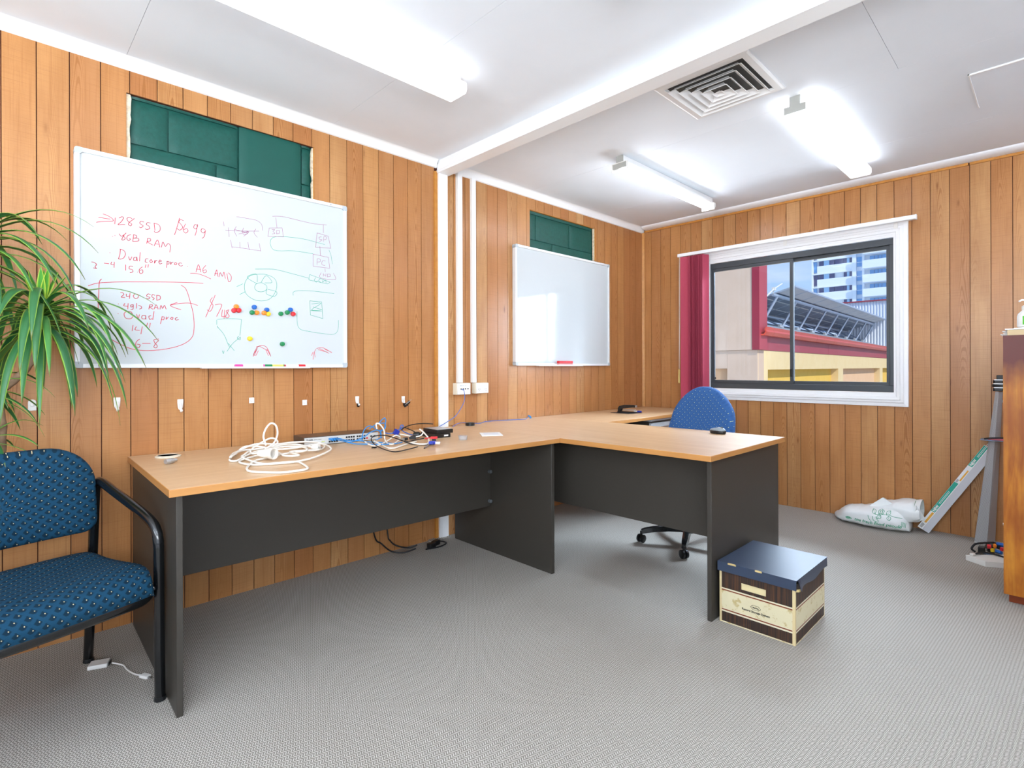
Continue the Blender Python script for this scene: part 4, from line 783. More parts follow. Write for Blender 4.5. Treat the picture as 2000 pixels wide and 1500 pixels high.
# hard drives
def drive(z0, off, label, lab2=False):
    t = thing('hard_drive', label, 'hard drive', (1.745+off[0], 2.37+off[1], z0), 0, 'two black drives stacked by the tangle')
    rot = Matrix.Rotation(R(-5), 3, 'Z'); c = Vector((1.748+off[0], 2.372+off[1], z0+.0105))
    MB().obox(c, .100, .146, .021, rot).build('case', mat('drive_case', '211E1C', .35), t, bevel=.0015)
    if lab2: MB().obox(c+rot @ Vector((0, 0, .0112)), .090, .130, .0014, rot).build('label_plate', mat('silver_label', 'B9BCBE', .35, .5, .4), t, bevel=.0003)
    else: MB().obox(c+rot @ Vector((.022, -.0732, 0)), .026, .0006, .008, rot).build('sticker', M['card'], t)
    MB().obox(c+rot @ Vector((-.02, -.0733, -.004)), .030, .001, .006, rot).build('connector', M['black'], t)
drive(TOP, (-.012, .006), 'black hard drive at the bottom of the stack, small white sticker')
drive(TOP+.0225, (0, 0), 'black hard drive on top of the stack with a silver label plate', True)
vg = thing('monitor_cable', 'black monitor cable ending in a blue plug in front of the drives', 'cable', (1.5, 2.07, TOP))
rr, pts = CAB['k4']; sp = cr_spline([(x/1000, y/1000, z/1000) for x, y, z in pts], 5)
for p in sp: p.z = max(p.z, TOP+.0038)
MB().tube(sp, .003, 8).build('cord', M['cordblack'], vg, smooth=70)
e = sp[-1]; d = (Vector((1.525, 2.05, TOP+.018))-e).normalized()
rt_ = Matrix.Rotation(R(-50), 3, 'Z')
MB().obox((1.505, 2.085, TOP+.018), .032, .030, .014, rt_).build('plug_body', M['vga'], vg, bevel=.002)
MB().obox((1.512, 2.063, TOP+.018), .034, .006, .012, rt_).build('plug_shell', M['steel'], vg, bevel=.001)
for s in (-1, 1): MB().obox((1.505+s*.014, 2.080+s*.0165, TOP+.018), .006, .034, .006, rt_).build('thumb_screw', M['vga'], vg)
sa = thing('sata_plug', 'red plug lying against the front of the drive stack', 'plug', (1.58, 2.2, TOP))
MB().obox((1.60, 2.205, TOP+.022), .034, .018, .010, Matrix.Rotation(R(-40), 3, 'Z')).build('plug_body', M['p_red'], sa, bevel=.001)
MB().tube([(1.585, 2.220, TOP+.022), (1.575, 2.245, TOP+.016), (1.60, 2.262, TOP+.010)], .003, 6).build('cord', M['p_red'], sa)
MB().obox((1.600, 2.205, TOP+.0087), .020, .014, .0166, Matrix.Rotation(R(-40), 3, 'Z')).build('latch', M['black'], sa)
ad = thing('adapter_plug', 'black adapter block left of the stacked drives', 'adapter', (1.61, 2.37, TOP))
along((1.625, 2.395, TOP+.017), (.6, -.7, .05), [(.006, -.02), (.016, -.014), (.0165, .012), (.010, .02)]).build('plug_body', M['black'], ad, smooth=40)
MB().obox((1.575, 2.36, TOP+.011), .034, .022, .016, Matrix.Rotation(R(-30), 3, 'Z')).build('strain_block', M['black'], ad, bevel=.002)
a2 = thing('adapter_plug', 'small dark plug in the middle of the cable tangle', 'adapter', (1.53, 2.34, TOP))
MB().obox((1.525, 2.35, TOP+.009), .024, .018, .014, Matrix.Rotation(R(20), 3, 'Z')).build('plug_body', M['black'], a2, bevel=.002)
MB().obox((1.508, 2.345, TOP+.009), .012, .013, .010, Matrix.Rotation(R(20), 3, 'Z')).build('metal_shell', M['steel'], a2)
b2_ = thing('monitor_plug', 'dark blue plug standing behind the cable tangle', 'plug', (1.55, 2.47, TOP))
MB().obox((1.565, 2.50, TOP+.026), .030, .014, .030, Matrix.Rotation(R(35), 3, 'Y')).build('plug_body', M['vga'], b2_, bevel=.002)
MB().obox((1.578, 2.50, TOP+.0075), .018, .012, .014).build('plug_shell', M['steel'], b2_)
cl = thing('small_clip', 'tiny black clip on the desk in front of the switch', 'clip', (1.279, 2.231, TOP))
for k in range(3): MB().obox((1.270+.007*k, 2.232-.003*k, TOP+.004), .004, .008, .0075, Matrix.Rotation(R(18), 3, 'Y')).build('prong', M['black'], cl)
MB().obox((1.277, 2.236, TOP+.0018), .020, .004, .003).build('bar', M['black'], cl)
for x, y, lab in ((1.45, 2.12, 'left'), (1.515, 2.13, 'middle'), (1.60, 2.16, 'right')):
    tag(MB().tube(cr_spline([(x, y, TOP+.0012), (x+.004, y+.003, TOP+.003), (x+.009, y, TOP+.0012)], 3), .0011, 6).build('cable_staple', M['steel'], None), 'tiny wire scrap on the desk before the drives, %s one' % lab, 'scrap', 'wire scraps on the desk')
pe = thing('stylus', 'thin silver and black stylus at the front of the cable tangle', 'stylus', (1.5, 2.1, TOP))
MB().tube([(1.545, 2.152, TOP+.0042), (1.43, 2.045, TOP+.0042)], .0034, 8).build('barrel', M['steel'], pe, smooth=50)
MB().tube([(1.43, 2.045, TOP+.0042), (1.42, 2.036, TOP+.0042)], [.0034, .001], 8).build('tip', M['black'], pe)
# cup, card, tape, ring, lens, stapler, mouse
cu = thing('plastic_cap', 'small clear plastic cap on the long desk right of the drives', 'cap', (1.76, 2.16, TOP))
M['clear'] = mat('clear_plastic', 'F4F6F8', .1, .5, trans=.75, ior=1.25)
MB().lathe([(.021, 0), (.024, .020), (.0225, .020), (.0198, .0015), (.001, .0015)], (1.755, 2.165, TOP), 20).build('body', M['clear'], cu, smooth=40)
MB().lathe([(.0245, .018), (.0255, .020), (.0245, .022), (.0225, .022)], (1.755, 2.165, TOP), 20).build('rim', M['clear'], cu, smooth=40)
cd_ = thing('white_card', 'white card with a raised rim lying near the desk joint', 'card', (2.0, 2.215, TOP))
pc = [(1.990, 2.307), (2.090, 2.246), (2.009, 2.130), (1.910, 2.192)]; cc_ = Vector((2.0, 2.219))
MB().prism(pc, 'z', TOP+.0002, TOP+.004).build('body', M['card'], cd_, bevel=.001)
MB().prism([tuple(cc_+(Vector(p)-cc_)*.72) for p in pc], 'z', TOP+.004, TOP+.0046).build('inset', mat('pale_blue_print', 'E3E7EE', .5), cd_)
tp = thing('tape_roll', 'small black ring-shaped reel at the back of the desk by the wall', 'tape', (2.222, 2.66, TOP))
MB().lathe([(.030, 0), (.030, .018), (.024, .018), (.024, 0), (.030, 0)], (2.222, 2.668, TOP+.0004), 28).build('roll', M['black'], tp, smooth=40)
MB().lathe([(.0238, .0), (.0238, .0178), (.0222, .0178), (.0222, 0), (.0238, 0)], (2.222, 2.668, TOP+.0004), 28).build('core', M['charcoal_edge'], tp, smooth=40)
rg = thing('desk_grommet_ring', 'cream plastic ring lying at the left end of the long desk', 'ring', (.538, 2.64, TOP))
MB().lathe([(.047, 0), (.048, .004), (.044, .006), (.038, .006), (.037, 0), (.047, 0)], (.538, 2.642, TOP+.0003), 36).build('ring', M['cream'], rg, smooth=50)
MB().lathe([(.0375, .0055), (.0365, .0055), (.0365, .0072), (.0375, .0072), (.0375, .0055)], (.538, 2.642, TOP+.0003), 36).build('inner_lip', M['cream'], rg)
cn = thing('cable_coupler', 'silver cylindrical coupler in front of the cream ring', 'connector', (.505, 2.438, TOP))
c0 = (.505, 2.438, TOP+.0115); dd = (.8, .42, 0)
along(c0, dd, [(.0095, -.022), (.0105, -.020), (.0105, .010), (.0085, .012)]).build('barrel', mat('grey_metal', 'B9B6B4', .35, .5, .6), cn, smooth=40)
along(c0, dd, [(.007, .012), (.007, .024), (.005, .025)]).build('nipple', M['steel'], cn, smooth=40)
along(c0, dd, [(.0112, -.006), (.0112, -.002)]).build('collar', M['steel'], cn)
MB().box(.494, .499, 2.428, 2.433, TOP+.0005, TOP+.006).build('foot', M['steel'], cn)
st = thing('desk_stapler', 'black stapler with a blue tip standing in the far corner', 'stapler', (3.75, 2.47, TOP))
ma = tag(MB().prism([(3.655, 2.585), (3.818, 2.545), (3.815, 2.385), (3.655, 2.412)], 'z', TOP+.0003, TOP+.003).build('black_folder', mat('dark_sheet', '23262B', .5), None, bevel=.0005), 'flat black sheet under the stapler', 'folder')
rS = Matrix.Rotation(R(-82), 3, 'Z')
def ST(a, z, b=0): return Vector((3.742, 2.488, TOP+.003)) + rS @ Vector((a, b, 0)) + Vector((0, 0, z))
def sprism(pts, w_):
    mb = MB(); n = len(pts); vs = [ST(a, z, -w_/2) for a, z in pts] + [ST(a, z, w_/2) for a, z in pts]
    return mb.add(vs, [tuple(range(n))[::-1], tuple(range(n, 2*n))] + [(i, (i+1) % n, n+(i+1) % n, n+i) for i in range(n)])
sprism([(-.075, 0.001), (.085, 0.001), (.085, .007), (-.06, .009), (-.075, .008)], .040).build('base', M['black'], st, bevel=.002)
sprism([(-.072, .008), (-.045, .010), (-.040, .030), (.060, .044), (.082, .044), (.085, .058), (.070, .064), (-.020, .062), (-.060, .052), (-.072, .034)], .034).build('handle', M['black'], st, bevel=.003)
sprism([(-.03, .016), (.082, .018), (.082, .028), (-.03, .026)], .020).build('magazine', M['steel'], st, bevel=.001)
sprism([(.083, .044), (.090, .046), (.088, .062), (.082, .062)], .028).build('nose', M['steel'], st, bevel=.001)
hi = thing('highlighter', 'blue capped pen lying beside the stapler', 'pen', (3.80, 2.41, TOP))
MB().tube([(3.802, 2.455, TOP+.010), (3.806, 2.425, TOP+.010)], .0062, 10).build('barrel', M['whitep'], hi)
MB().tube([(3.806, 2.425, TOP+.0105), (3.812, 2.392, TOP+.0105)], .0070, 10).build('cap', M['vga'], hi)
mo = thing('computer_mouse', 'grey and black wireless mouse near the back edge of the jutting desk', 'mouse', (2.92, 1.34, TOP), R(-12))
def dome(lx, ly, h, n=10, m=20, cut=0.0):
    rings = []
    for j in range(n+1):
        a = math.pi/2*j/n; k = math.cos(a)**.75 if j < n else .02; z = h*math.sin(a)
        rings.append([(lx*k*math.cos(q)*(1+.08*math.sin(q)), ly*k*math.sin(q), max(cut, 0)+z*(1+.18*math.sin(q)*(-1))) for q in [2*math.pi*i/m for i in range(m)]])
    return MB().loft(rings)
MB().lathe([(.95, .002), (1, .006), (1, .012)], (0, 0, 0), 20).build('tmp', M['black'], None) if False else None
b_ = MB().loft([[(.030*s*math.cos(q), .048*s*math.sin(q), z) for q in [2*math.pi*i/24 for i in range(24)]] for s, z in ((.92, .0005), (1, .004), (1.02, .014), (.98, .019))]); b_.build('base', M['black'], mo, smooth=50, world=False)
tb = dome(.0295, .047, .016); tb.v = [(x, y, z+.0185) for x, y, z in tb.v]; tb.build('shell', mat('grey_metallic_plastic', '8E989E', .3), mo, smooth=60, world=False)
MB().obox((0, -.026, .034), .006, .016, .008).build('scroll_wheel', M['black'], mo, world=False, bevel=.002)

# ================================================================== CHAIRS
def pad(outline, layers, place, name, m, parent, uvk=1.0):
    """upholstered pad: the outline ring is scaled and offset through the layers (scale, depth); uv = flat position"""
    cx = sum(p[0] for p in outline)/len(outline); cy = sum(p[1] for p in outline)/len(outline)
    rings = []; uvs = []
    acc = 0; prev = None
    for s, dpt in layers:
        ring2 = []
        for p in outline:
            qx, qy = cx+(p[0]-cx)*s, cy+(p[1]-cy)*s
            ring2.append(place(qx, qy, dpt)); uvs.append((qx+(p[0]-cx)*.0, qy, dpt))
        rings.append(ring2)
    mb = MB().loft(rings); me = mb.mesh(name)
    uv = me.uv_layers.new(name='uv')
    for lp in me.loops:
        a, b, c = uvs[lp.vertex_index]; dx, dy = a-cx, b-cy; L_ = math.hypot(dx, dy) or 1
        k = 1-abs(c)*1.6*0
        uv.data[lp.index].uv = (a+dx/L_*(-c)*.6, b+dy/L_*(-c)*.6)
    me.materials.append(m); o = bpy.data.objects.new(name, me); link(o, parent); fin(o, smooth=70)
    return o
def rrect(w_, h_, rt_, rb_, n=10, x0=0, y0=0, taper=0):
    pts = []
    for (sx, sy, r, a0) in ((1, -1, rb_, -90), (1, 1, rt_, 0), (-1, 1, rt_, 90), (-1, -1, rb_, 180)):
        for k in range(n+1):
            a = R(a0+90*k/n); x = sx*(w_/2-r)+r*math.cos(a); y = sy*(h_/2-r)+r*math.sin(a)
            x *= 1+taper*(-y/h_*2) if taper else 1
            pts.append((x0+x, y0+y))
    out = []
    for i in range(len(pts)):          # split long straight runs
        a, b = pts[i], pts[(i+1) % len(pts)]; L_ = math.dist(a, b); m_ = max(1, int(L_/.03))
        out += [(a[0]+(b[0]-a[0])*k/m_, a[1]+(b[1]-a[1])*k/m_) for k in range(m_)]
    return out
ac = thing('visitor_armchair', 'teal dotted armchair with black tubular frame at the left of the room', 'chair', (.057, 2.215, 0), R(16.86))
bo = rrect(.540, .305, .135, .045)
def pb(x, z, dpt):   # back rest: gentle wrap and recline
    y = .185 + .10*z - .30*x*x + dpt
    return (x, y, .665+z)
lay = [(0.02, .030), (.5, .030), (.95, .028), (.985, .020), (1.0, .0), (.995, -.016), (.975, -.027), (.94, -.034), (.85, -.040), (.65, -.046), (.4, -.050), (.2, -.052), (.02, -.053)]
pad(bo, lay, pb, 'backrest', M['fabric_teal'], ac)
# seat: grid cushion with waterfall front
def seat_mesh():
    prof = [(-.262, -.075), (-.268, -.052), (-.262, -.030), (-.246, -.012), (-.215, 0), (-.15, .004), (-.05, -.004), (.05, -.010), (.15, -.008), (.20, -.010), (.225, -.020), (.235, -.040), (.235, -.065)]
    pr = [Vector((0, a, b)) for a, b in prof]; pr = cr_spline(pr, 3); nx = 28; me_v = []; uv = []; acc = 0
    for j, p in enumerate(pr):
        if j: acc += (p-pr[j-1]).length
        for i in range(nx+1):
            s = i/nx*2-1; a = abs(s)
            fr = min(1, (p.y+.27)/.12) if p.y < -.15 else (min(1, (.245-p.y)/.10) if p.y > .145 else 1)
            wd_ = .278*(1-.10*(1-max(fr, 0))**2)
            xx = math.copysign(min(1, a/.86)*.955 + (math.sin((a-.86)/.14*math.pi/2)*.045 if a > .86 else 0), s)
            drop = -.075*(1-math.cos(max(0, a-.86)/.14*math.pi/2)) - .012*a**6
            zz = p.z + drop*(1 if p.z > -.06 else max(0, (p.z+.075)/.015))
            zz = max(zz, -.078)
            bow = -.02*(1-s*s)*max(0, -p.y-.12)/.15
            me_v.append((wd_*xx, p.y+bow, .440+zz)); uv.append((s*.30, acc))
    fs = []
    for j in range(len(pr)-1):
        for i in range(nx): a = j*(nx+1)+i; fs.append((a, a+1, a+nx+2, a+nx+1))
    me = bpy.data.meshes.new('seat'); me.from_pydata(me_v, [], fs); ul = me.uv_layers.new(name='uv')
    for lp in me.loops: ul.data[lp.index].uv = uv[lp.vertex_index]
    bm = bmesh.new(); bm.from_mesh(me); bmesh.ops.recalc_face_normals(bm, faces=bm.faces)
    if sum(f.normal.z for f in bm.faces) < 0: bmesh.ops.reverse_faces(bm, faces=bm.faces)
    bm.to_mesh(me); bm.free(); return me
me = seat_mesh(); me.materials.append(M['fabric_teal']); so = bpy.data.objects.new('seat', me); link(so, ac); fin(so, smooth=70)
po = rrect(.545, .50, .05, .06, y0=-.012)
pad([(x, y) for x, y in po], [(.02, .0), (.97, 0), (1, .010), (1, .028), (.98, .034)], lambda x, y, d: (x, y-.02*(1-(x/.27)**2)*max(0, -y-.12)/.15, .338+d), 'seat_pan', M['blackm'], ac)
for s in (-1, 1):
    x = s*.284
    path = [(x, .245, .012), (x, .222, .25), (x, .205, .45), (x, .193, .60), (x, .187, .645), (x, .172, .675), (x, .140, .680), (x, .05, .655), (x, -.10, .612), (x, -.175, .586), (x, -.212, .560), (x, -.228, .515), (x, -.230, .44), (x, -.232, .22), (x, -.235, .012)]
    sp = cr_spline(path, 5)
    ki = min(range(len(sp)), key=lambda i: (sp[i]-Vector((x, .172, .675))).length); kj = min(range(len(sp)), key=lambda i: (sp[i]-Vector((x, -.228, .515))).length)
    MB().tube(sp[:ki+1], .0155, 12, 1.0).build('rear_leg', M['blackm'], ac, smooth=50, world=False)
    MB().tube(sp[ki:kj+1], .0158, 12, 1.0).build('armrest', M['blackm'], ac, smooth=50, world=False)
    MB().tube(sp[kj:], .0155, 12, 1.0).build('front_leg', M['blackm'], ac, smooth=50, world=False)
    for y in (.238, -.235): MB().lathe([(.017, .0005), (.018, .004), (.0165, .014)], (x, y+.005 if y > 0 else y, 0), 12).build('foot_cap', M['black'], ac, world=False)
    for y, z in ((-.228, .372), (.208, .372)):
        MB().tube([(s*.255, y, z-.01), (x-s*.012, y, z)], .008, 8).build('bracket', M['blackm'], ac, world=False)
        MB().lathe([(.007, 0), (.006, -s*.003), (.002, -s*.004)], (x-s*.0165, y, z), 10, 'x').build('bolt', M['steel'], ac, world=False)
    MB().box(min(s*.235, x), max(s*.235, x), .190, .215, .56, .60).build('back_bracket', M['blackm'], ac, world=False)
MB().tube([(-.26, .205, .355), (.26, .205, .355)], .010, 8).build('cross_rail', M['blackm'], ac, world=False)
MB().tube([(-.26, -.205, .350), (.26, -.205, .350)], .010, 8).build('cross_rail', M['blackm'], ac, world=False)

oc = thing('office_chair', 'blue dotted swivel office chair behind the jutting desk', 'chair', (3.09, 1.61, 0), R(-90))
bo2 = rrect(.425, .46, .19, .10, taper=.12)
bo2 = [(x*(1.0 if z < 0 else 1-.18*(z/.23)**2), z) for x, z in bo2]
def pb2(x, z, d): return (x, .215+.10*z-.35*x*x+d-.030*math.exp(-((z+.08)/.10)**2), .735+z)
pad(bo2, [(.02, .045), (.6, .045), (.95, .035), (.99, .02), (1.0, 0), (.99, -.018), (.96, -.030), (.90, -.040), (.75, -.046), (.55, -.046), (.3, -.046), (.02, -.046)], pb2, 'backrest', M['fabric_blue'], oc)
pad(rrect(.47, .45, .12, .12, y0=-.03), [(.02, 0), (.93, 0), (1, .02), (1, .045), (.97, .062), (.90, .070), (.6, .066), (.02, .060)], lambda x, y, d: (x, y, .445+d), 'seat', M['fabric_blue'], oc)
pad(rrect(.42, .40, .1, .1, y0=-.03), [(.02, 0), (.95, 0), (1, .01), (1, .025)], lambda x, y, d: (x, y, .422+d), 'seat_shell', M['black'], oc)
MB().tube(cr_spline([(0, .05, .41), (0, .20, .405), (0, .262, .46), (0, .262, .66)], 5), .022, 8, .5).build('back_stem', M['black'], oc, smooth=60, world=False)
MB().box(-.08, .08, -.10, .10, .385, .422).build('mechanism', M['black'], oc, bevel=.005, world=False)
MB().lathe([(.026, .10), (.026, .25), (.018, .255), (.018, .39)], (0, 0, 0), 16).build('gas_column', M['black'], oc, smooth=40, world=False)
MB().lathe([(.038, .070), (.045, .08), (.045, .115), (.036, .125)], (0, 0, 0), 20).build('hub', M['black'], oc, smooth=40, world=False)
MB().tube([(.10, -.02, .40), (.24, -.04, .40), (.27, -.045, .395)], .006, 8).build('lever', M['black'], oc, world=False)
for k in range(5):
    a = R(221+72*k); c, s = math.cos(a), math.sin(a); arm = MB(); rings = []
    for r, z, w_, h_ in ((.035, .096, .024, .020), (.12, .094, .022, .017), (.21, .084, .020, .014), (.262, .075, .018, .014), (.285, .068, .014, .012)):
        rings.append([(c*r-s*t_, s*r+c*t_, z+u_) for t_, u_ in ((-w_, -h_), (w_, -h_), (w_*.8, h_), (-w_*.8, h_))])
    arm.loft(rings); ao = arm.build('star_leg', M['blackm'], oc, smooth=30, bevel=0, world=False)
    x, y = c*.285, s*.285; b = a+.7; wx, wy = -math.sin(b), math.cos(b)
    for sd in (-1, 1):
        MB().loft([[ (x+wx*sd*t_+math.cos(b)*rr*math.cos(q)*1.0, y+wy*sd*t_+math.sin(b)*rr*math.cos(q), .0255+rr*math.sin(q)) for q in [2*math.pi*i/18 for i in range(18)]] for t_, rr in ((.004, .018), (.006, .025), (.018, .025), (.021, .017))]).build('castor_wheel', M['black'], ao, smooth=40, world=False)
    MB().tube([(x, y, .020), (x, y, .072)], .008, 8).build('castor_stem', M['black'], ao, world=False)

# ================================================================== STORAGE BOX
M['box_print'] = mat('storage_box_print', 'D8CBA6', .55)
def box_print():
    m = M['box_print']; g = G(m); sp = g.n('SeparateXYZ'); t = g.n('TexCoord').outputs['Object']; g.l(t, sp.inputs[0]); z = sp.outputs[2]
    grain = g.noise(g.coords(scale=(260, 260, 4)), 1.0, 3)
    dark = g.mix(g.ramp(grain, [(.45, 0.0), (.7, 1.0)]), '2E2420', '5E3B22')
    mot = g.noise(g.coords(), 34, 4, .6); cream = g.mix(g.ramp(mot, [(.56, 0.0), (.66, .8)]), 'DACFAA', 'B79F62')
    def band(a, b): return g.math('MULTIPLY', g.math('GREATER_THAN', z, a), g.math('LESS_THAN', z, b))
    c = cream
    c = g.mix(band(.006, .047), c, dark); c = g.mix(band(.0535, .0585), c, '7E3A1C'); c = g.mix(band(.137, .142), c, '7E3A1C'); c = g.mix(band(.148, .235), c, dark)
    c = g.mix(band(.0475, .0533), c, 'DDD5B8'); c = g.mix(band(.0587, .0612), c, 'DDD5B8'); c = g.mix(band(.1425, .1475), c, 'DDD5B8')
    x, y = sp.outputs[0], sp.outputs[1]
    def edge(v, a, b): return g.math('MAXIMUM', g.math('LESS_THAN', v, a), g.math('GREATER_THAN', v, b))
    # bare card strip down the edges of each side
    cx_ = g.math('MULTIPLY', edge(x, 2.2535, 2.6065), edge(y, .7325, 1.0145))
    c = g.mix(cx_, c, 'D9C494')
    g.color(c)
box_print()
sb = thing('storage_box', 'cardboard record storage box with woodgrain bands and dark blue lid beside the jutting desk', 'box', (2.43, .875, 0))
bx0, bx1, by0, by1 = 2.243, 2.613, .722, 1.024
body = MB(); body.box(bx0+.003, bx1-.003, by0, by0+.003, .004, .235).box(bx0+.003, bx1-.003, by1-.003, by1, .004, .235).box(bx1-.003, bx1, by0, by1, .004, .235).box(bx0, bx1, by0, by1, .0008, .004)
hole = (.832, .932, .160, .188)
opening_wall(body, by0, by1, .004, .235, [hole], bx0, bx0+.003, 'y')
body.build('carton', M['box_print'], sb)
MB().prism([(bx0+.0035, .150), (bx0+.0038, .196), (bx0+.012, .196), (bx0+.024, .150)], 'y', .815, .950).build('handle_flap', mat('bare_card', 'E0CE9E', .8), sb)
lm = mat('dark_blue_lid_board', '27374F', .40, 1.0)
lid = MB()
n_ = 14
top_o = [(2.236, .715), (2.618, .712), (2.620, 1.030), (2.236, 1.030)]
lid.prism(top_o, 'z', .255, .259)
# sides, the near right one slightly bent at its corner
lid.box(2.236, 2.239, .716, 1.030, .219, .2551).box(2.616, 2.619, .714, 1.030, .222, .2551).box(2.239, 2.616, 1.027, 1.030, .222, .2551)
vs = []; fs = []
for i in range(n_+1):
    u = i/n_; x = 2.252+(2.618-2.252)*u; bend = .012*max(0, 1-u*5)**2
    for (yy, zz) in ((.7135, .256), (.7125-bend*.4, .238), (.7120-bend, .216+.006*math.sin(u*9))): vs.append((x, yy, zz))
for i in range(n_):
    for j in range(2): a = i*3+j; fs.append((a, a+1, a+4, a+3))
lid.add(vs, fs); b = len(vs); lid.add([(x, y+.003, z) for x, y, z in vs], [f[::-1] for f in fs])
lid.build('lid', lm, sb)
kr = mat('bare_card_edge', 'C8B078', .8)
for y0, y1 in ((.845, .872), (.950, .985)):
    MB().prism([(2.2345, y0), (2.2395, y0+.004), (2.2410, (y0+y1)/2), (2.2395, y1-.003), (2.2345, y1)], 'z', .2535, .2597).build('worn_edge', kr, sb)
MB().prism([(2.244, .7195), (2.252, .7105), (2.262, .7085), (2.258, .7125)], 'z', .212, .222).build('torn_corner', kr, sb)
def on_box(oy, oz): return lambda v: Vector((bx0-.0006-v.z, oy-v.x, oz+v.y))
lettering('Record Storage System', .0118, on_box(.873, .0795), Mtxt, sb, bold=.0003)
lettering('Marbig', .0088, on_box(.873, .0985), Mtxt, sb, bold=.0002)
hx = [(.0215, 0), (.012, .0095), (-.012, .0095), (-.0215, 0), (-.012, -.0095), (.012, -.0095)]
hm = MB(); 
for i in range(6):
    a, b = hx[i], hx[(i+1) % 6]
    hm.add([(bx0-.0007, .873+a[0], .1015+a[1]), (bx0-.0007, .873+b[0], .1015+b[1]), (bx0-.0007, .873+b[0]*.90, .1015+b[1]*.86), (bx0-.0007, .873+a[0]*.90, .1015+a[1]*.86)], [(0, 1, 2, 3)])
hm.build('logo_outline', Mtxt, sb)
# ================================================================== PLANT
pl = thing('potted_plant', 'tall dracaena with drooping strap leaves behind the armchair', 'plant', (-.30, 2.60, 0))
px_, py_ = -.30, 2.60
MB().lathe([(.085, 0.0005), (.092, .01), (.118, .20), (.124, .20), (.124, .225), (.114, .225), (.110, .19), (.02, .19)], (px_, py_, 0), 28).build('pot', mat('terracotta_pot', '9C5A3C', .7), pl, smooth=40)
MB().lathe([(.109, .185), (.109, .200), (.05, .208), (.01, .209)], (px_, py_, 0), 24).build('soil', speckle('potting_soil', '3A2A20', '241A14', 90, .95, .9, .1, .5), pl)
bark = speckle('grey_brown_bark', '9A7F66', '6B5443', 28, .8, .7, .2, .8)
def stem(pts, r0, r1):
    sp = cr_spline(pts, 6); n = len(sp)
    o = MB().tube([p+Vector((noise.noise(p*14), noise.noise(p*14+Vector((5, 0, 0))), 0))*.004 for p in sp], [r0+(r1-r0)*i/(n-1)+.0012*math.sin(i*2.1) for i in range(n)], 10).build('stem', bark, pl, smooth=70); return o
MX = lambda v: v
stem([(-.30, 2.60, .19), (-.24, 2.60, .36), (-.09, 2.60, .58), (.010, 2.585, .74), (.026, 2.56, .87), (.018, 2.56, 1.00), (.050, 2.55, 1.045), (.085, 2.54, 1.085), (.118, 2.53, 1.15), (.125, 2.53, 1.23), (.128, 2.52, 1.30)], .016, .011)
stem([(.018, 2.56, .99), (-.03, 2.57, 1.12), (-.05, 2.57, 1.30), (-.045, 2.56, 1.50)], .013, .010)
stem([(.020, 2.565, .93), (-.01, 2.55, .97), (-.022, 2.54, 1.03)], .010, .008)
stem([(.028, 2.57, .76), (.010, 2.55, .80), (.000, 2.54, .86)], .009, .007)
def leaf(base, az, el, ln, wd, droop, m, tw=0, seg=12):
    base = Vector(base); d = Vector((math.cos(az)*math.cos(el), math.sin(az)*math.cos(el), math.sin(el))); p = base.copy(); vs = []; uv = []; fs = []
    st_ = ln/seg
    for i in range(seg+1):
        u = i/seg; side = Vector((-math.sin(az), math.cos(az), 0))
        w_ = wd*(.55+.45*math.sin(min(1, u*2.2)*math.pi/2))*(1-max(0, (u-.45)/.55)**1.6*.97)/2
        nn = d.cross(side).normalized()
        s2 = (side*math.cos(tw*u)+nn*math.sin(tw*u))
        for k, (a, h) in enumerate(((-1, .10), (-.5, .0), (0, -.04), (.5, .0), (1, .10))):
            q = p+s2*(w_*a)+nn*(-h*w_*1.8)
            if q.y > 2.748: q.y = 2.748-(q.y-2.748)*.15
            vs.append(q); uv.append(((a+1)/2, u))
        g_a = droop*st_*(.35+1.3*u)
        dz = Vector((0, 0, -1)); d = (d+dz*g_a*(1-abs(min(0, d.z))*.55)).normalized(); p = p+d*st_
    for i in range(seg):
        for k in range(4): a = i*5+k; fs.append((a, a+1, a+6, a+5))
    me = bpy.data.meshes.new('leaf'); me.from_pydata(vs, [], fs); ul = me.uv_layers.new(name='uv')
    for lp in me.loops: ul.data[lp.index].uv = uv[lp.vertex_index]
    for q in me.polygons: q.use_smooth = True
    me.materials.append(m); o = bpy.data.objects.new('leaf', me); link(o, pl); o.location = -wl(pl)
    sm = o.modifiers.new('thick', 'SOLIDIFY'); sm.thickness = .0007
    return o
rl = random.Random(11)
def crown(c, n, ln, wd, young=5, drp=(6.0, 10.0), h=.09, els=(-10, 50)):
    for i in range(n):
        f = i/n; az = i*2.39996+rl.uniform(-.2, .2); el = R(els[0]+(els[1]-els[0])*f+rl.uniform(-8, 8))
        l_ = ln*rl.uniform(.82, 1.12)*(1-.15*f)
        leaf((c[0], c[1], c[2]-h*(1-f)), az, el, l_, wd*rl.uniform(.8, 1.15), rl.uniform(*drp), M['leaf'], rl.uniform(-.5, .5))
    for i in range(young):
        az = i*2.4+.4; leaf((c[0], c[1], c[2]), az, R(rl.uniform(58, 80)), ln*.34, wd*.95, 1.5, M['leaf_young'], rl.uniform(-.3, .3), 9)
crown((.128, 2.50, 1.312), 52, .41, .027, 8, (11, 17), .09, (0, 62))
crown((-.045, 2.54, 1.53), 38, .43, .025, 4, (8, 13), .09, (0, 60))
crown((-.022, 2.52, 1.045), 18, .24, .016, 3, (9, 13), .05)
crown((.0, 2.52, .875), 9, .18, .013, 2, (8, 12), .03)
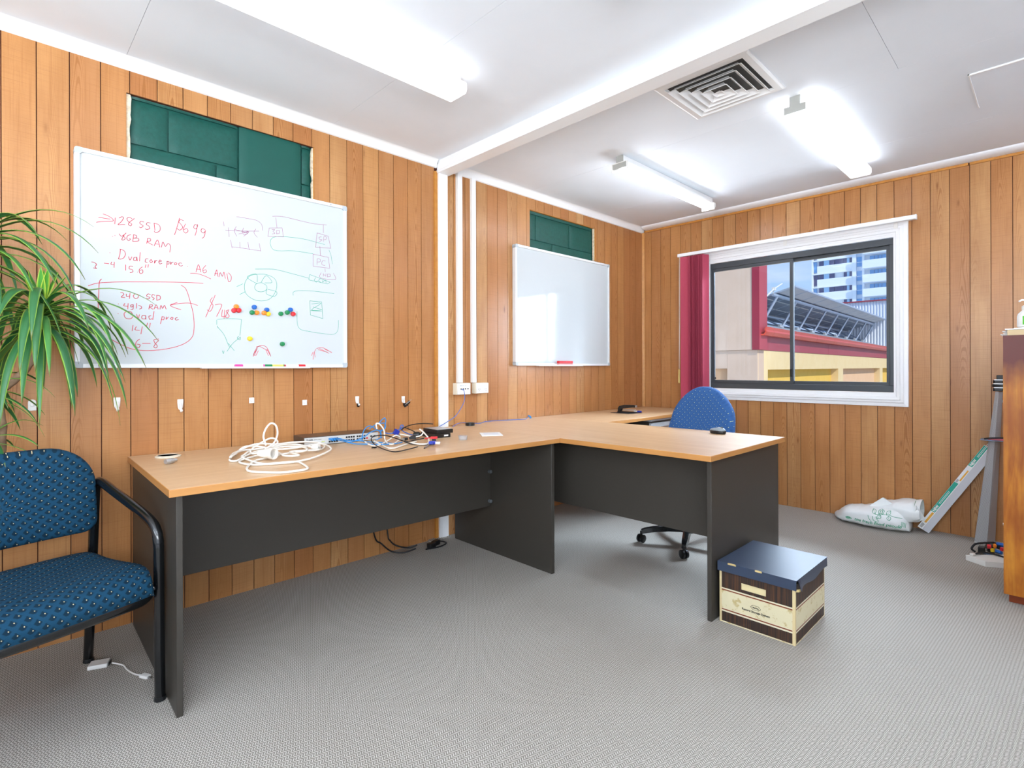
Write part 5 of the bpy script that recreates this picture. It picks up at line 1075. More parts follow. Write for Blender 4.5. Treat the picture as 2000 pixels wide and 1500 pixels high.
# the long arching leaves that cross the whiteboard
for az, el, l_, dr in ((-.55, 28, .50, 4.4), (-.75, 18, .54, 5.0), (-.35, 40, .44, 3.6), (-.9, 10, .50, 6.0), (-.6, -5, .46, 6.5)):
    leaf((.128, 2.50, 1.30), az, R(el), l_*.86, .022, dr*1.25, M['leaf'], .2)
for az, el, l_, dr in ((-.5, 42, .50, 4.6), (-.7, 30, .52, 5.2), (-.3, 52, .46, 4.2), (-.9, 25, .48, 6.2)):
    leaf((-.045, 2.54, 1.52), az, R(el), l_*.84, .022, dr*1.2, M['leaf'], .2)

# ================================================================== RIGHT SIDE: CABINET AND THINGS BY THE WALL
def cab_wood():
    m = mat('varnished_pine', 'B0681E', .38, .4); g = G(m)
    t = g.n('TexCoord').outputs['Object']; sp = g.n('SeparateXYZ'); g.l(t, sp.inputs[0])
    gr = g.noise(g.coords(scale=(30, 30, 2.0)), 1.0, 4, .6, .6); bl_ = g.noise(g.coords(scale=(7, 7, 3.2)), 1.0, 4, .6)
    c = g.ramp(gr, [(.3, '904810'), (.5, 'B8701B'), (.75, 'CE8D2F')])
    c = g.mix(g.ramp(bl_, [(.45, 0.0), (.68, .7)]), c, '8A4312')
    # old dark stain left over the top of the side, with a ragged lower edge
    zz = g.math('ADD', sp.outputs[2], g.math('MULTIPLY', bl_, .30))
    c = g.mix(g.ramp(zz, [(1.13, 0.0), (1.30, 1.0)]) if False else g.math('MULTIPLY', g.math('SUBTRACT', zz, 1.13), 7.0, clamp=True), c, '5E1A0B')
    vo = g.n('TexVoronoi'); vo.inputs['Scale'].default_value = 1; g.l(g.coords(scale=(9, 9, 5)), vo.inputs['Vector'])
    c = g.mix(g.ramp(vo.outputs['Distance'], [(.02, .9), (.07, 0.0)]), c, '35150A')
    g.color(c); return m
M['pine'] = cab_wood()
cb = thing('wooden_cabinet', 'orange varnished pine cabinet at the right edge, stained dark at its top', 'cabinet', (3.6, -.35, 0))
def wavy(y0, y1, z0, z1, x0, x1, amp=.003):
    n = 30; vs = []; pts = [(y1+amp*noise.noise(Vector((0, 0, (z0+(z1-z0)*i/n)*9))), z0+(z1-z0)*i/n) for i in range(n+1)]
    return MB().prism([(y0, z0)]+pts+[(y0, z1)], 'x', x0, x1)
wavy(-.88, .182, .045, 1.232, 3.335, 3.356).build('side_panel', M['pine'], cb)
wavy(-.88, .180, .045, 1.232, 3.80, 3.821).build('side_panel', M['pine'], cb)
MB().box(3.356, 3.80, -.88, -.862, .045, 1.232).build('back_panel', M['pine'], cb)
MB().box(3.3565, 3.7995, -.86, .174, 1.212, 1.232).build('cabinet_top', M['pine'], cb)
MB().box(3.3565, 3.7995, -.86, .172, .050, .070).build('bottom_shelf', M['pine'], cb)
MB().box(3.3565, 3.7995, -.86, .150, .62, .638).build('shelf', M['pine'], cb)
for z0, z1 in ((.075, .615), (.642, 1.208)):
    dr = MB().box(3.362, 3.794, .154, .172, z0, z1).build('door', M['pine'], cb, bevel=.003)
    MB().lathe([(.005, 0), (.005, .008), (.007, .010), (.006, .016)], (3.42, .1725, (z0+z1)/2), 12, 'y').build('knob', M['steel'], dr, smooth=40)
MB().box(3.375, 3.78, -.86, .166, .0008, .0445).build('plinth', mat('reddish_plinth', '7E3410', .4), cb)
bk = thing('paper_stack', 'cream wrapped paper block with white envelopes on the cabinet', 'paper stack', (3.5, .03, 1.232))
MB().box(3.350, 3.60, -.20, .168, 1.2325, 1.258).build('cream_block', mat('cream_paper', 'DCC49A', .8), bk, bevel=.001)
for i, (dy, z) in enumerate(((.012, 1.2335), (.017, 1.2385), (.008, 1.2435), (.004, 1.2490), (.012, 1.2540))):
    MB().prism([(3.40+.01*i, .1682), (3.62, .1682), (3.61, .176+dy), (3.41+.008*i, .178+dy)], 'z', z, z+.0032).build('envelope', M['card'], bk)
MB().prism([(3.345, .176), (3.60, .180), (3.60, -.16), (3.352, -.18)], 'z', 1.2585, 1.263).build('top_envelope', M['card'], bk)
pt_ = tag(MB().loft([[(3.385, .150, 1.2635), (3.62, .152, 1.2635), (3.62, -.14, 1.2635), (3.385, -.14, 1.2635)], [(3.39, .147, 1.268), (3.62, .150, 1.268), (3.62, -.135, 1.274), (3.395, -.135, 1.274)]]).build('folded_tissue', M['card'], None), 'folded white tissue under the pump bottle', 'tissue')
bt = thing('pump_bottle', 'white pump bottle with a green label at the right edge on the cabinet', 'bottle', (3.50, .110, 1.272))
bz = 1.276
MB().lathe([(.034, 0), (.037, .004), (.037, .050), (.034, .062), (.022, .076), (.0185, .080)], (3.50, .105, bz), 24).build('body', M['whitep'], bt, smooth=40)
MB().lathe([(.0195, .080), (.0205, .082), (.0205, .098), (.018, .100), (.011, .104)], (3.50, .105, bz), 20).build('collar', M['whitep'], bt, smooth=40)
MB().lathe([(.0075, .103), (.0060, .118), (.010, .120), (.013, .124), (.012, .130), (.004, .131)], (3.50, .105, bz), 16).build('pump_head', M['whitep'], bt, smooth=40)
MB().tube([(3.50, .105, bz+.126), (3.478, .125, bz+.126), (3.470, .132, bz+.120)], .0042, 8).build('nozzle', M['whitep'], bt, smooth=50)
lb = MB(); n = 14; vs = []; fs = []
for k in range(n+1):
    a = R(120+120*k/n) ; c, s = math.cos(a), math.sin(a)
    vs += [(3.50+.0374*c, .105+.0374*s, bz+.012), (3.50+.0374*c, .105+.0374*s, bz+.048)]
vs = []; 
for k in range(n+1):
    a = R(155+110*k/n); c, s = math.cos(a), math.sin(a); vs += [(3.50+.0375*c, .105+.0375*s, bz+.010), (3.50+.0375*c, .105+.0375*s, bz+.050)]
fs = [(2*k, 2*k+2, 2*k+3, 2*k+1) for k in range(n)]
lb.add(vs, fs); lb.build('label', mat('green_label', '5CBF3A', .5), bt)

# perforated metal channel leaning in the corner
def perf():
    m = mat('perforated_metal', 'B4B6B8', .4, .5, .25); g = G(m)
    t = g.n('TexCoord').outputs['UV']; sp = g.n('SeparateXYZ'); g.l(t, sp.inputs[0])
    v = g.math('MULTIPLY', sp.outputs[1], 1/.0045); u = g.math('ADD', g.math('MULTIPLY', sp.outputs[0], 1/.009), g.math('MULTIPLY', g.math('FLOORED_MODULO', g.math('FLOOR', v), 2.0), .5))
    a = g.math('SUBTRACT', g.math('FRACT', u), .5); b = g.math('MULTIPLY', g.math('SUBTRACT', g.math('FRACT', v), .5), .5)
    r = g.math('SQRT', g.math('ADD', g.math('MULTIPLY', a, a), g.math('MULTIPLY', b, b)))
    g.color(g.mix(g.ramp(r, [(.16, 1.0), (.22, 0.0)]), 'B9BBBD', '8F8C88')); return m
M['perf'] = perf()
pc_ = thing('perforated_channel', 'tall perforated grey metal channel leaning in the corner by the cabinet', 'metal channel', (4.37, .33, 0))
def lean(base, top, parent, m, name, th=.0015):
    """folded sheet between the base outline and the top outline"""
    me_v = [Vector(p) for p in base]+[Vector(p) for p in top]; n = len(base); mb = MB()
    mb.add(me_v, [(i, i+1, n+i+1, n+i) for i in range(n-1)]); me = mb.mesh(name); ul = me.uv_layers.new(name='uv')
    acc = [0]
    for i in range(1, n): acc.append(acc[-1]+(me_v[i]-me_v[i-1]).length)
    H_ = (me_v[n]-me_v[0]).length
    for lp in me.loops: i = lp.vertex_index; ul.data[lp.index].uv = (acc[i % n], 0 if i < n else H_)
    me.materials.append(m); o = bpy.data.objects.new(name, me); link(o, parent); o.location = -wl(parent)
    s_ = o.modifiers.new('thick', 'SOLIDIFY'); s_.thickness = th; return o
lean([(4.352, .371, .002), (4.330, .312, .002), (4.440, .282, .002)], [(4.432, .276, .935), (4.420, .262, .935), (4.450, .245, .935)], pc_, M['perf'], 'folded_sheet')
MB().tube([(4.352, .371, .006), (4.330, .312, .006), (4.440, .282, .006)], .0022, 6).build('bottom_rim', M['alu'], pc_)
# black clamp parts on top of it
bcn = thing('black_clamp', 'stack of black plastic clamps at the top of the leaning channel', 'clamp', (4.44, .27, .94))
for i, (z, w_) in enumerate(((.937, .026), (.961, .029), (.985, .025))):
    MB().prism([(4.425, .265-w_*.9), (4.425, .265+w_*.55), (4.433, .265+w_*.95), (4.460, .265+w_*.95), (4.468, .265-w_*.9)], 'z', z, z+.020).build('clamp_jaw', M['black'], bcn, bevel=.003)
    MB().box(4.423, 4.466, .262-w_*.8, .262+w_*.8, z+.0202, z+.0238).build('spacer', M['alu'], bcn)
MB().box(4.430, 4.460, .238, .272, 1.009, 1.036).build('top_knob', M['black'], bcn, bevel=.003)
tr = thing('small_tray', 'thin grey tray with a pink cloth resting where box and channel meet', 'tray', (4.40, .30, .64))
MB().prism([(4.36, .345), (4.46, .345), (4.46, .20), (4.36, .20)], 'z', .636, .640).build('tray_base', mat('blue_grey_metal', '7F93AE', .3, .5, .5), tr, bevel=.001)
MB().box(4.372, 4.398, .225, .308, .6402, .650).build('pink_cloth', mat('pink_cloth', 'E8818C', .9), tr, bevel=.003)
MB().tube(cr_spline([(4.362, .325, .646), (4.366, .30, .652), (4.37, .25, .657), (4.372, .20, .660)], 4), .0045, 8).build('black_strap', M['black'], tr)

# long carton leaning on the wall
lc = thing('long_carton', 'long narrow carton with teal and yellow stripes leaning between bag and channel', 'carton', (4.38, .62, 0))
a0 = Vector((4.395, .628, .012)); a1 = Vector((4.440, .300, .575)); ax_ = (a1-a0).normalized()
nX = Vector((-1, 0, 0)); nX = (nX-ax_*nX.dot(ax_)).normalized(); nY = ax_.cross(nX).normalized()      # nX faces the room
if nY.z < 0: nY = -nY
Lc = (a1-a0).length; wA, wB = .052, .068
def CP(s, a, b): return a0+ax_*s+nX*a+nY*b
mb = MB(); vs = [CP(s, a, b) for s in (0, Lc) for a, b in ((-wA/2, -wB/2), (wA/2, -wB/2), (wA/2, wB/2), (-wA/2, wB/2))]
mb.add(vs, [(0, 3, 2, 1), (4, 5, 6, 7), (0, 1, 5, 4), (1, 2, 6, 5), (2, 3, 7, 6), (3, 0, 4, 7)])
dz = min(v.z for v in vs)-.001; a0.z -= dz; a1.z -= dz
mb = MB(); vs = [CP(s, a, b) for s in (0, Lc) for a, b in ((-wA/2, -wB/2), (wA/2, -wB/2), (wA/2, wB/2), (-wA/2, wB/2))]
mb.add(vs, [(0, 3, 2, 1), (4, 5, 6, 7), (0, 1, 5, 4), (1, 2, 6, 5), (2, 3, 7, 6), (3, 0, 4, 7)])
mb.build('carton_body', mat('grey_carton', 'C9CBD0', .5), lc, bevel=.001)
def stripe(s0, s1, b0, b1, m, e=.0006, name='printed_band'):
    q = [CP(s0, wA/2+e, b0), CP(s1, wA/2+e, b0), CP(s1, wA/2+e, b1), CP(s0, wA/2+e, b1)]
    MB().add(q, [(0, 1, 2, 3)]).build(name, m, lc)
teal, yel = mat('teal_print', '1FA890', .5), mat('yellow_print', 'F0B040', .5)
stripe(.0, Lc, .006, .0335, mat('white_print', 'EDEEEC', .5), .0004)
stripe(.135, .37, .010, .033, teal); stripe(.50, Lc-.002, .010, .033, teal); stripe(.05, .13, .010, .022, yel); stripe(.39, .47, .010, .018, yel)
def on_c(s, b): return lambda v: CP(s+v.x, wA/2+.0010+v.z, b+v.y)
lettering('NEW', .020, on_c(.140, .014), M['card'], lc, align='LEFT', bold=.0008)
lettering('NEW', .020, on_c(.505, .014), M['card'], lc, align='LEFT', bold=.0008)
for s in (.20, .57): stripe(s, s+.10, .023, .025, M['card'], .0009, 'printed_line'); stripe(s, s+.10, .017, .019, M['card'], .0009, 'printed_line')
for k in range(5): stripe(.010+.006*k, .013+.006*k, .012, .028, Mtxt, .0009, 'barcode_line'); stripe(.374+.004*k, .376+.004*k, .020, .031, Mtxt, .0009, 'barcode_line')

# plastic carrier bag
bg_ = thing('carrier_bag', 'crumpled white plastic shopping bag with green leaf print on the carpet', 'bag', (4.33, .9, 0))
def crumple(p): 
    q = p*11; a = noise.noise(q); b = abs(noise.noise(q*2.1+Vector((3, 1, 7)))); return .012*a+.018*(b-.22)
secs = [(1.146, 4.395, 4.415, .010, .028), (1.12, 4.34, 4.435, .003, .055), (1.07, 4.272, 4.450, .002, .098), (1.02, 4.245, 4.455, .002, .120), (.96, 4.225, 4.458, .002, .132), (.90, 4.212, 4.455, .002, .142), (.84, 4.208, 4.455, .002, .148), (.78, 4.222, 4.452, .002, .150), (.735, 4.240, 4.450, .002, .140), (.705, 4.262, 4.440, .003, .095), (.688, 4.285, 4.425, .006, .045)]
def bagrings(secs, n=28, sub=4, ex=1.6):
    sp = cr_spline([(s[0], s[1], s[2]) for s in secs], sub); sq_ = cr_spline([(s[3], s[4], 0) for s in secs], sub); rings = []
    for p, q in zip(sp, sq_):
        y, xa, xb, z0, z1 = p.x, p.y, p.z, q.x, q.y; ring = []
        for k in range(n):
            a = 2*math.pi*k/n; ca, sa = math.cos(a), math.sin(a)
            rx, rz = (xb-xa)/2, (z1-z0)/2; u = math.copysign(abs(ca)**.75, ca); v = math.copysign(abs(sa)**.85, sa)
            P = Vector(((xa+xb)/2-rx*u, y, (z0+z1)/2+rz*v)); c = crumple(P)
            P += Vector((-u, 0, v)).normalized()*c*(1 if P.z > z0+.012 else .15); P.z = max(P.z, .0015); P.x = min(P.x, 4.470); ring.append(P)
        rings.append(ring)
    return rings
plastic = mat('white_bag_plastic', 'EEF2F1', .3, .5)
bm1 = MB().loft(bagrings(secs)); bob = bm1.build('bag_body', plastic, bg_, smooth=80)
sec2 = [(.86, 4.30, 4.44, .10, .165), (.78, 4.275, 4.452, .085, .185), (.71, 4.27, 4.455, .068, .198), (.655, 4.275, 4.455, .070, .204), (.632, 4.280, 4.452, .082, .206)]
mouth = bagrings(sec2); m2 = MB().loft(mouth, cap=False); mo_ = m2.build('bag_mouth', plastic, bg_, smooth=80)
s_ = mo_.modifiers.new('thick', 'SOLIDIFY'); s_.thickness = .001
MB().loft([[p+Vector((0, .03, 0)) for p in mouth[-1]], [((p-Vector((4.37, .63, .14)))*.5+Vector((4.37, .668, .14))) for p in mouth[-1]]]).build('green_contents', mat('green_packaging', '1C9A3E', .5), bg_)
MB().add([(4.30, .935, .12), (4.305, .836, .208), (4.315, .74, .150), (4.345, .74, .145), (4.345, .836, .202), (4.35, .935, .115)], [(0, 1, 2), (5, 4, 3), (0, 5, 4, 1), (1, 4, 3, 2)]).build('bag_corner', plastic, bg_)
MB().add([(4.274, .648, .195), (4.276, .600, .115), (4.31, .64, .085), (4.279, .66, .12)], [(0, 1, 2), (0, 2, 3)]).build('handle_flap', plastic, bg_)
gp = mat('green_bag_print', '3FA07A', .5); bvh = BVHTree.FromPolygons([Vector(v) for v in bm1.v], bm1.f); bvh2 = BVHTree.FromPolygons([Vector(v) for v in m2.v], m2.f)
def onbag(y, z):
    best = None
    for b in (bvh, bvh2):
        h = b.ray_cast(Vector((4.0, y-.0, z)), Vector((1, 0, 0)))
        if h[0] is not None and (best is None or h[0].x < best): best = h[0].x
    return Vector(((best if best is not None else 4.25)-.0014, y, z))
def bag_text(s, size, y, z, slope, **k):
    me = text_mesh(s, size, lambda v: Vector((0, y-v.x, z+v.y+slope*v.x)), depth=.0, **k)
    bm = bmesh.new(); bm.from_mesh(me); bmesh.ops.triangulate(bm, faces=bm.faces); bmesh.ops.subdivide_edges(bm, edges=[e for e in bm.edges if e.calc_length() > .008], cuts=2); bm.to_mesh(me); bm.free()
    for v in me.vertices: v.co = onbag(v.co.y, v.co.z)
    me.materials.clear(); me.materials.append(gp); o = bpy.data.objects.new('lettering', me); link(o, bg_); o.location = -wl(bg_)
bag_text('the fresh food people', .030, .985, .040, -.02, align='LEFT', shear=.3, bold=.0006)
def bag_line(pts, w_=.0016, name='leaf_print'):
    p = cr_spline([onbag(y, z) for y, z in pts], 5); q = [onbag(a.y, a.z) for a in p]
    MB().tube(q, w_, 4).build(name, gp, bg_)
bag_line([(.96+.018*math.cos(a)+.062, .048+.007*math.sin(a)) for a in [2*math.pi*i/12 for i in range(13)]], .0022)
bag_line([(1.033, .048), (1.012, .050)], .003)
def leafp(y, z, a, l_=.035):
    c, s = math.cos(a), math.sin(a)
    bag_line([(y, z), (y-c*l_*.5+s*.011, z+s*l_*.5+c*.011), (y-c*l_, z+s*l_)]); bag_line([(y, z), (y-c*l_*.5-s*.011, z+s*l_*.5-c*.011), (y-c*l_, z+s*l_)]); bag_line([(y, z), (y-c*l_, z+s*l_)], .0008)
bag_line([(.86, .108), (.80, .112), (.76, .104), (.72, .098)])
for y, z, a in ((.86, .110, 2.2), (.84, .112, 1.2), (.82, .112, 2.0), (.80, .110, 1.0), (.83, .106, -2.2), (.79, .106, -1.4)): leafp(y, z, a, .03)
bag_line([(.90, .095), (.895, .075), (.885, .062)]); bag_line([(.875, .095), (.870, .07), (.855, .060), (.84, .062)]); bag_line([(.855, .095), (.85, .078), (.84, .066)])
for k in range(6): bag_line([(.722-.004*k, .078-.002*k), (.724-.004*k, .050-.002*k)], .0010, 'barcode_line')
# white slab, cables and adapters by the cabinet
sl = tag(MB().prism([(3.925, .372), (3.868, .285), (3.955, .12), (4.10, .20)], 'z', .0008, .030).build('white_slab', mat('white_veneer', 'E8E6E0', .4), None, bevel=.001), 'flat white board offcut on the carpet beside the cabinet', 'board')
uc = thing('cable_end', 'black cable with a white plug lying on the white board offcut', 'cable', (3.95, .32, .03))
MB().tube(cr_spline([(3.945, .338, .037), (3.975, .322, .040), (4.01, .30, .040), (4.02, .26, .038), (4.0, .20, .036), (3.99, .15, .036)], 5), .005, 8).build('cord', M['cordblack'], uc, smooth=60)
MB().obox((3.935, .343, .0375), .026, .016, .012, Matrix.Rotation(R(-25), 3, 'Z')).build('plug', M['whitep'], uc, bevel=.002)
wh = thing('wire_harness', 'bundle of black and blue plugs with red and yellow bits behind the white board', 'cables', (4.17, .28, 0))
for i, (x, y, z, dx, c) in enumerate(((4.11, .318, .030, .05, 'black'), (4.15, .285, .040, .05, 'black'), (4.18, .25, .046, .05, 'black'), (4.12, .25, .030, .04, 'p_blue'), (4.16, .235, .062, .045, 'p_blue'), (4.10, .285, .056, .018, 'p_red'), (4.12, .262, .060, .012, 'p_orange'), (4.115, .23, .050, .016, 'p_red'), (4.105, .27, .038, .018, 'p_yellow'))):
    MB().obox((x, y, z), dx, .030 if c == 'black' else .02, .030 if c == 'black' else .016, Matrix.Rotation(R(20*i), 3, 'Z') @ Matrix.Rotation(R(12*i), 3, 'X')).build('connector', M[c], wh, bevel=.002)
MB().tube(cr_spline([(4.09, .345, .014), (4.085, .36, .03), (4.10, .345, .056), (4.13, .31, .064), (4.17, .27, .066)], 5), .0055, 8).build('wire', M['cordblack'], wh, smooth=60)
MB().tube(cr_spline([(4.12, .33, .010), (4.09, .29, .016), (4.08, .24, .02), (4.10, .20, .010)], 5), .005, 8).build('wire', mat('light_blue_wire', '7FA3CE', .4), wh, smooth=60)
MB().tube(cr_spline([(4.20, .30, .008), (4.17, .29, .012), (4.14, .27, .014)], 5), .0065, 8).build('wire', M['cordblack'], wh)

# dongle on the floor, power leads under the desk
dg = thing('video_adapter', 'white video adapter with a short lead on the carpet by the armchair', 'adapter', (.30, 2.40, 0))
rD = Matrix.Rotation(R(-22), 3, 'Z')
MB().obox((.282, 2.462, .0085), .060, .046, .015, rD).build('adapter_body', M['whitep'], dg, bevel=.003)
MB().obox((.313, 2.450, .0085), .002, .030, .009, rD).build('socket', M['black'], dg)
MB().tube(cr_spline([(.318, 2.438, .009), (.345, 2.402, .004), (.352, 2.35, .004), (.366, 2.30, .004), (.380, 2.275, .006)], 6), .0026, 8).build('cord', M['whitep'], dg, smooth=60)
MB().obox((.388, 2.258, .0062), .034, .020, .010, Matrix.Rotation(R(-62), 3, 'Z')).build('plug', M['whitep'], dg, bevel=.002)
MB().obox((.3955, 2.2395, .0062), .006, .024, .005, Matrix.Rotation(R(28), 3, 'Z')).build('plug_contact', M['steel'], dg)
pw = thing('power_lead', 'black power leads hanging down the wall onto the carpet under the desk', 'cable', (1.8, 2.70, 0))
for key, (x, z1) in (('f1', (1.73, .70)), ('f2', (1.80, .70))):
    rr, pts = CAB[key]; p3 = [(x/1000, min(y/1000, 2.765), max(z/1000, .006)) for x, y, z in pts]
    x0_, y0_, z0_ = p3[0]
    sp = cr_spline([(x0_-.02, 2.768, .66), (x0_-.012, 2.768, .40)]+p3, 5)
    for p in sp: p.z = max(p.z, .0052); p.y = min(p.y, 2.768)
    MB().tube(sp, .0044, 8).build('cord', M['cordblack'], pw, smooth=60)
for x, y in ((1.905, 2.655), (1.955, 2.680)): MB().obox((x, y, .018), .055, .030, .030, Matrix.Rotation(R(15), 3, 'Z')).build('plug', M['black'], pw, bevel=.004)
MB().tube(cr_spline([(1.86, 2.65, .007), (1.95, 2.63, .007), (2.02, 2.66, .007), (2.00, 2.71, .010), (1.92, 2.72, .008)], 6), .0044, 8).build('cord', M['cordblack'], pw, smooth=60)

# ================================================================== OUTSIDE THE WINDOW
C0 = Vector((9.5, 3.655, 0)); ang = R(2.9); U = Vector((math.cos(ang), math.sin(ang), 0)); V = Vector((-math.sin(ang), math.cos(ang), 0)); Zv = Vector((0, 0, 1))
RU = Matrix((U, V, Zv)).transposed()
def NP(u, v, z): return C0+U*u+V*v+Zv*z
def nbox(mb, u0, u1, v0, v1, z0, z1):
    return mb.obox(NP((u0+u1)/2, (v0+v1)/2, (z0+z1)/2), u1-u0, v1-v0, z1-z0, RU)
GZ = -3.6
st_y = speckle('yellow_render', 'EBD3A2', 'E6CB94', 4, .9, .6, .2, .2); st_b = speckle('beige_render', 'CBB39F', 'C4AB95', 3, .9, .6, .2, .2)
rec_y = speckle('deep_yellow_render', 'EDC563', 'E6BA55', 4, .9, .5, .2, .1); rec_o = speckle('peach_render', 'EBC39C', 'E4B98F', 4, .9, .5, .2, .1)
redp = mat('red_fascia_paint', 'A8414C', .5); redd = mat('maroon_paint', '8E2238', .45); redg = mat('red_gutter_metal', 'CE4A36', .35)
tag(MB().box(4.6, 60, -30, 30, GZ-.1, GZ).build('courtyard_paving', speckle('grey_concrete', 'A5A29C', '95928C', 2, .9), None), kind='structure')
nb = thing('neighbour_building', 'yellow and beige rendered building across the lane with maroon pilaster and red gutter', 'building', (9.5, 3.655, GZ))
lw = MB()
# lower side wall with recessed bays, cut as panels
zs0 = 1.045; bays = [(.55, 6.05), (6.60, 12.15), (12.70, 18.2), (18.8, 24.3)]
prev = 0
for (a, b) in bays:
    nbox(lw, max(prev, .05), a, 0, .5, GZ, zs0); prev = b
nbox(lw, prev, 26, 0, .5, GZ, zs0); nbox(lw, .05, 26, 0, .5, zs0, 1.39)
lw.build('side_wall', st_y, nb)
for i, (a, b) in enumerate(bays): nbox(MB(), a+.002, b-.002, .16, .45, GZ, zs0-.002).build('recessed_bay', rec_y if i % 2 == 0 else rec_o, nb)
fw_ = MB().box(9.50, 9.80, 4.185+.0, 9.2, 1.070, 1.388).box(9.50, 9.80, 3.658, 4.182, GZ, 1.388).box(9.50, 9.80, 6.9, 9.2, GZ, 1.07)
fw_.build('front_wall_lower', st_b, nb)
MB().box(9.66, 9.78, 4.184, 6.898, GZ, 1.068).build('recessed_bay', rec_o, nb)
MB().box(9.47, 9.80, 3.726, 9.2, 1.392, 5.4).build('front_wall_upper', st_b, nb)
MB().box(9.455, 9.80, 3.604, 3.7255, 1.392, 5.4).build('pilaster', redd, nb)
MB().box(9.4555, 9.80, 3.598, 3.6038, 1.392, 5.4).build('pilaster_face', redp, nb)
nbox(MB(), .30, 26, -.012, .25, 1.392, 1.655).build('fascia', redp, nb)
nbox(MB(), 4.998, 5.004, -.0135, -.0122, 1.392, 1.655).build('fascia_joint', redd, nb)
# gutter: S-section extruded along U, in jointed lengths
gs = [(-.02, 1.640), (-.02, 1.775), (-.035, 1.775), (-.035, 1.665), (-.105, 1.665), (-.135, 1.700), (-.120, 1.740), (-.145, 1.785), (-.155, 1.785), (-.140, 1.735), (-.155, 1.700), (-.118, 1.640)]
u = .0; lens = [.42, 1.35, 1.6, 1.6, 1.6, 1.6, 1.6, 1.6, 1.6, 1.6, 1.6, 1.6, 1.6, 1.6]
for L_ in lens:
    vs = [NP(u+.004, v, z) for v, z in gs]+[NP(u+L_-.004, v, z) for v, z in gs]; n = len(gs)
    MB().add(vs, [tuple(range(n))[::-1], tuple(range(n, 2*n))]+[(i, (i+1) % n, n+(i+1) % n, n+i) for i in range(n)]).build('gutter_length', redg, nb)
    u += L_
rf = mat('galvanised_roof', 'B9C2CC', .4, .5, .4)
def rz_(v): return 1.78+.29*(v+.12)
rb = MB(); n = 120; vs = []; fs = []
for i in range(n+1):
    uu = .1+25*i/n
    for v in (-.06, 4.0): vs.append(NP(uu, v, rz_(v)-.03+(.018 if i % 2 else 0)))
for i in range(n): fs.append((2*i, 2*i+2, 2*i+3, 2*i+1))
rb.add(vs, fs); rb.build('roof_sheeting', rf, nb)
sa_ = thing('solar_array', 'tilted row of solar panels on metal struts above the red gutter', 'solar panels', NP(3.4, .3, 1.9))
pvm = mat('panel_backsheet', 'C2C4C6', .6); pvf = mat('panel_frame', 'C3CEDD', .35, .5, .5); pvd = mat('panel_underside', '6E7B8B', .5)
def pz(v, u=0): return 2.886-.277*(v-.3)+.004*(u-3.4)
def slab(u0, u1, v0, v1, t0, t1):
    vs = [NP(u_, v_, pz(v_, u_)+t_) for t_ in (t0, t1) for u_, v_ in ((u0, v0), (u1, v0), (u1, v1), (u0, v1))]
    return MB().add(vs, [(0, 3, 2, 1), (4, 5, 6, 7), (0, 1, 5, 4), (1, 2, 6, 5), (2, 3, 7, 6), (3, 0, 4, 7)])
for k in range(20):
    u0 = 3.42+1.0*k; p = slab(u0, u0+.98, .30, 1.98, 0, .035).build('solar_panel', pvf, sa_)
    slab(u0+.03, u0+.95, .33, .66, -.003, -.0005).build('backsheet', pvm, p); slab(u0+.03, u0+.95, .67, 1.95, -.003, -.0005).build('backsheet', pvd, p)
    for v in (.95, 1.3, 1.62): slab(u0+.03, u0+.95, v, v+.03, -.010, -.0035).build('cross_rib', pvm, p)
slab(3.10, 23.5, .655, .705, -.085, -.040).build('rail', pvf, sa_); slab(3.30, 23.5, 1.60, 1.65, -.085, -.040).build('rail', pvf, sa_)
for k in range(14):
    u0 = 3.42+1.5*k
    a, b = NP(u0, .68, pz(.68, u0)-.08), NP(u0, 1.02, rz_(1.02)-.015)
    MB().tube([a, b], .030, 4).build('strut', pvf, sa_); c_ = NP(u0, 1.04, rz_(1.0)+.03)
    MB().obox(c_, .30, .06, .07, RU).build('foot_clamp', M['alu'], sa_)
    MB().tube([NP(u0, 1.02, rz_(1.02)), NP(u0, 1.62, pz(1.62, u0)-.08)], .02, 4).build('brace', pvf, sa_)
po_ = thing('roof_pipe', 'thin white pipe sticking up left of the solar panels', 'pipe', NP(3.0, .7, 2.5))
MB().tube([NP(2.2, .55, 2.56), NP(3.25, .7, 2.86), NP(4.2, .8, 3.10)], .016, 8).build('pipe', M['whitep'], po_)
MB().tube([NP(3.25, .7, 2.86), NP(3.25, .72, 2.76)], .012, 8).build('stand', M['whitep'], po_)
MB().obox(NP(3.25, .7, 2.86), .07, .07, .07, RU).build('joint', M['whitep'], po_)
# corrugated shed
sh = thing('corrugated_shed', 'white corrugated shed wall with red capping behind the solar panels', 'shed', (25, 4.5, GZ))
n = 110; vs = []; fs = []
for i in range(n+1):
    y = 6.3-5.5*i/n
    for z in (GZ, 3.68): vs.append((25+(.05 if i % 2 else 0), y, z))
for i in range(n): fs.append((2*i, 2*i+2, 2*i+3, 2*i+1))
MB().add(vs, fs).build('corrugated_wall', mat('white_colour_steel', 'E4E8F0', .4), sh)
MB().box(24.95, 30, .8, 6.3, 3.681, 3.73).build('capping', redp, sh)
MB().box(25.06, 30, .8, 6.28, GZ, 3.675).build('shed_body', M['lgrey'], sh)
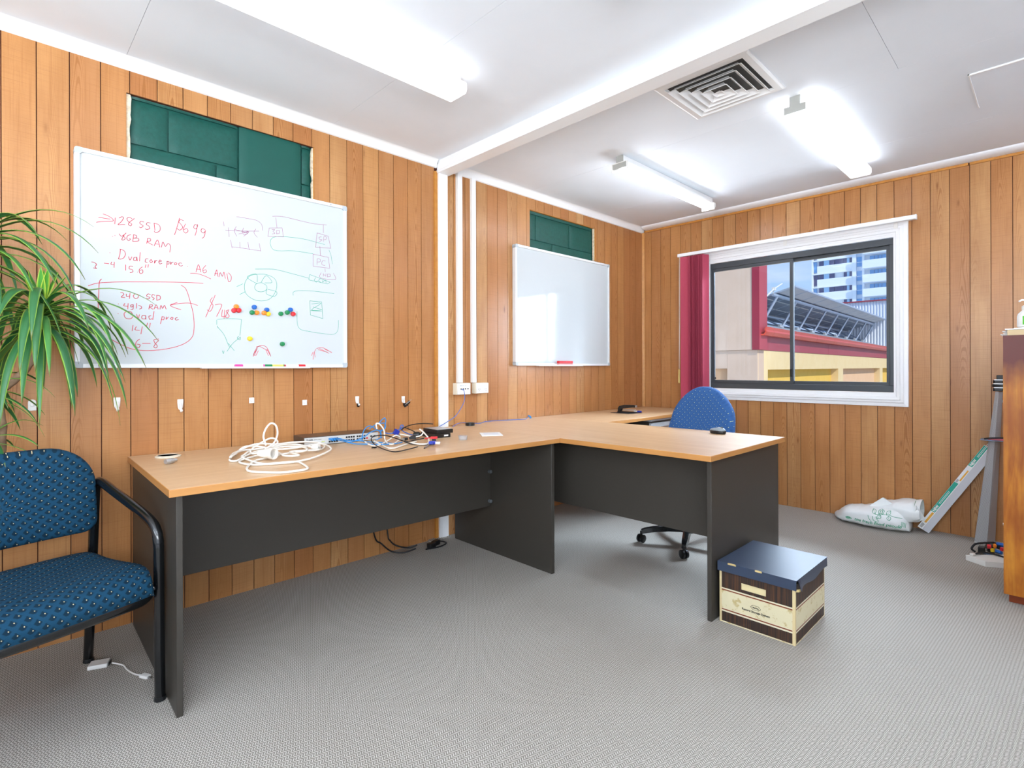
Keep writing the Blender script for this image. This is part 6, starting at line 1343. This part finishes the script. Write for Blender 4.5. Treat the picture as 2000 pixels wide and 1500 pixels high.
# apartment tower
K = 130/70
tw = thing('apartment_tower', 'white high-rise with balconies and dark window bands far behind', 'building', (130, 27, GZ))
twm = mat('tower_white_render', 'F0F4FA', .8); twd = mat('dark_window_band', '5C5C80', .3, .6); twg = mat('blue_glass', '7FAFE0', .15, .7); twg2 = mat('pale_blue_glass', 'A9CCEC', .2, .6)
def ty(y): return y*K
def tz(z): return 1.09+(z-1.09)*K
def tb_(mb, y0, y1, z0, z1, x0=130, x1=134): return mb.box(x0, x1, ty(y0), ty(y1), z0, z1)
tb_(MB(), 12.0, 20.57, GZ, 45, 130.6, 150).build('core', twm, tw)
base = 8.83; pitch = 1.57
for k in range(-4, 9):
    zt = tz(base+pitch*k); zb = tz(base+pitch*k-.58)     # window band top / bottom
    zn = tz(base+pitch*(k-1)+.10)
    tb_(MB(), 16.40, 20.57, zt+.0, tz(base+pitch*k+.10), 129.75, 130.6).build('floor_slab', twm, tw)
    tb_(MB(), 16.42, 20.0, zn, zb, 129.9, 130.6).build('spandrel', twm, tw)
    if k % 2 == 0:
        tb_(MB(), 19.95, 20.4, zn+.4, zt-.05, 130.3, 130.62).build('window', twd, tw)
    else: tb_(MB(), 20.10, 20.4, zn+.4, zt-.05, 130.3, 130.62).build('window', twg, tw)
    for (a, b, mm) in ((16.46, 16.70, twd), (16.72, 16.98, twg2), (17.0, 17.3, twd), (17.32, 18.2, twd if k % 2 else twm), (18.25, 18.75, twd), (18.78, 19.35, twg2), (19.4, 19.85, twd)):
        if mm is not twm: tb_(MB(), a, b, zb+.02, zt-.02, 130.3, 130.62).build('window', mm, tw)
    wn = tb_(MB(), 15.45, 16.0, zb-.55*K+.0, zt-.12, 130.3, 130.62).build('stair_window', twg, tw)
    tb_(MB(), 15.44, 16.01, (zb+zt)/2-.75, (zb+zt)/2-.65, 130.25, 130.3).build('transom', twm, wn)
    tb_(MB(), 12.85, 15.22, tz(base+pitch*k+.02), tz(base+pitch*k+.16), 128.3, 130.6).build('balcony_slab', twm, tw)
    tb_(MB(), 12.95, 15.22, tz(base+pitch*(k-1)+.16)+.0, tz(base+pitch*(k-1)+.16)+1.35, 128.3, 128.45).build('balcony_parapet', twm, tw)
    gl = tb_(MB(), 13.25, 14.75, zb-.4, zt-.2, 130.3, 130.62).build('balcony_door', twg, tw)
    for y in (13.6, 13.95, 14.3): tb_(MB(), y, y+.03, zb-.4, zt-.2, 130.25, 130.3).build('mullion', twd, gl)
    tb_(MB(), 12.10, 12.75, zb-.55*K, zt-.12, 130.3, 130.62).build('stair_window', twg, tw)
for (a, b) in ((16.02, 16.40), (15.22, 15.44), (12.78, 12.94), (20.42, 20.57)): tb_(MB(), a, b, GZ, 45, 129.8, 130.62).build('pier', twm, tw)
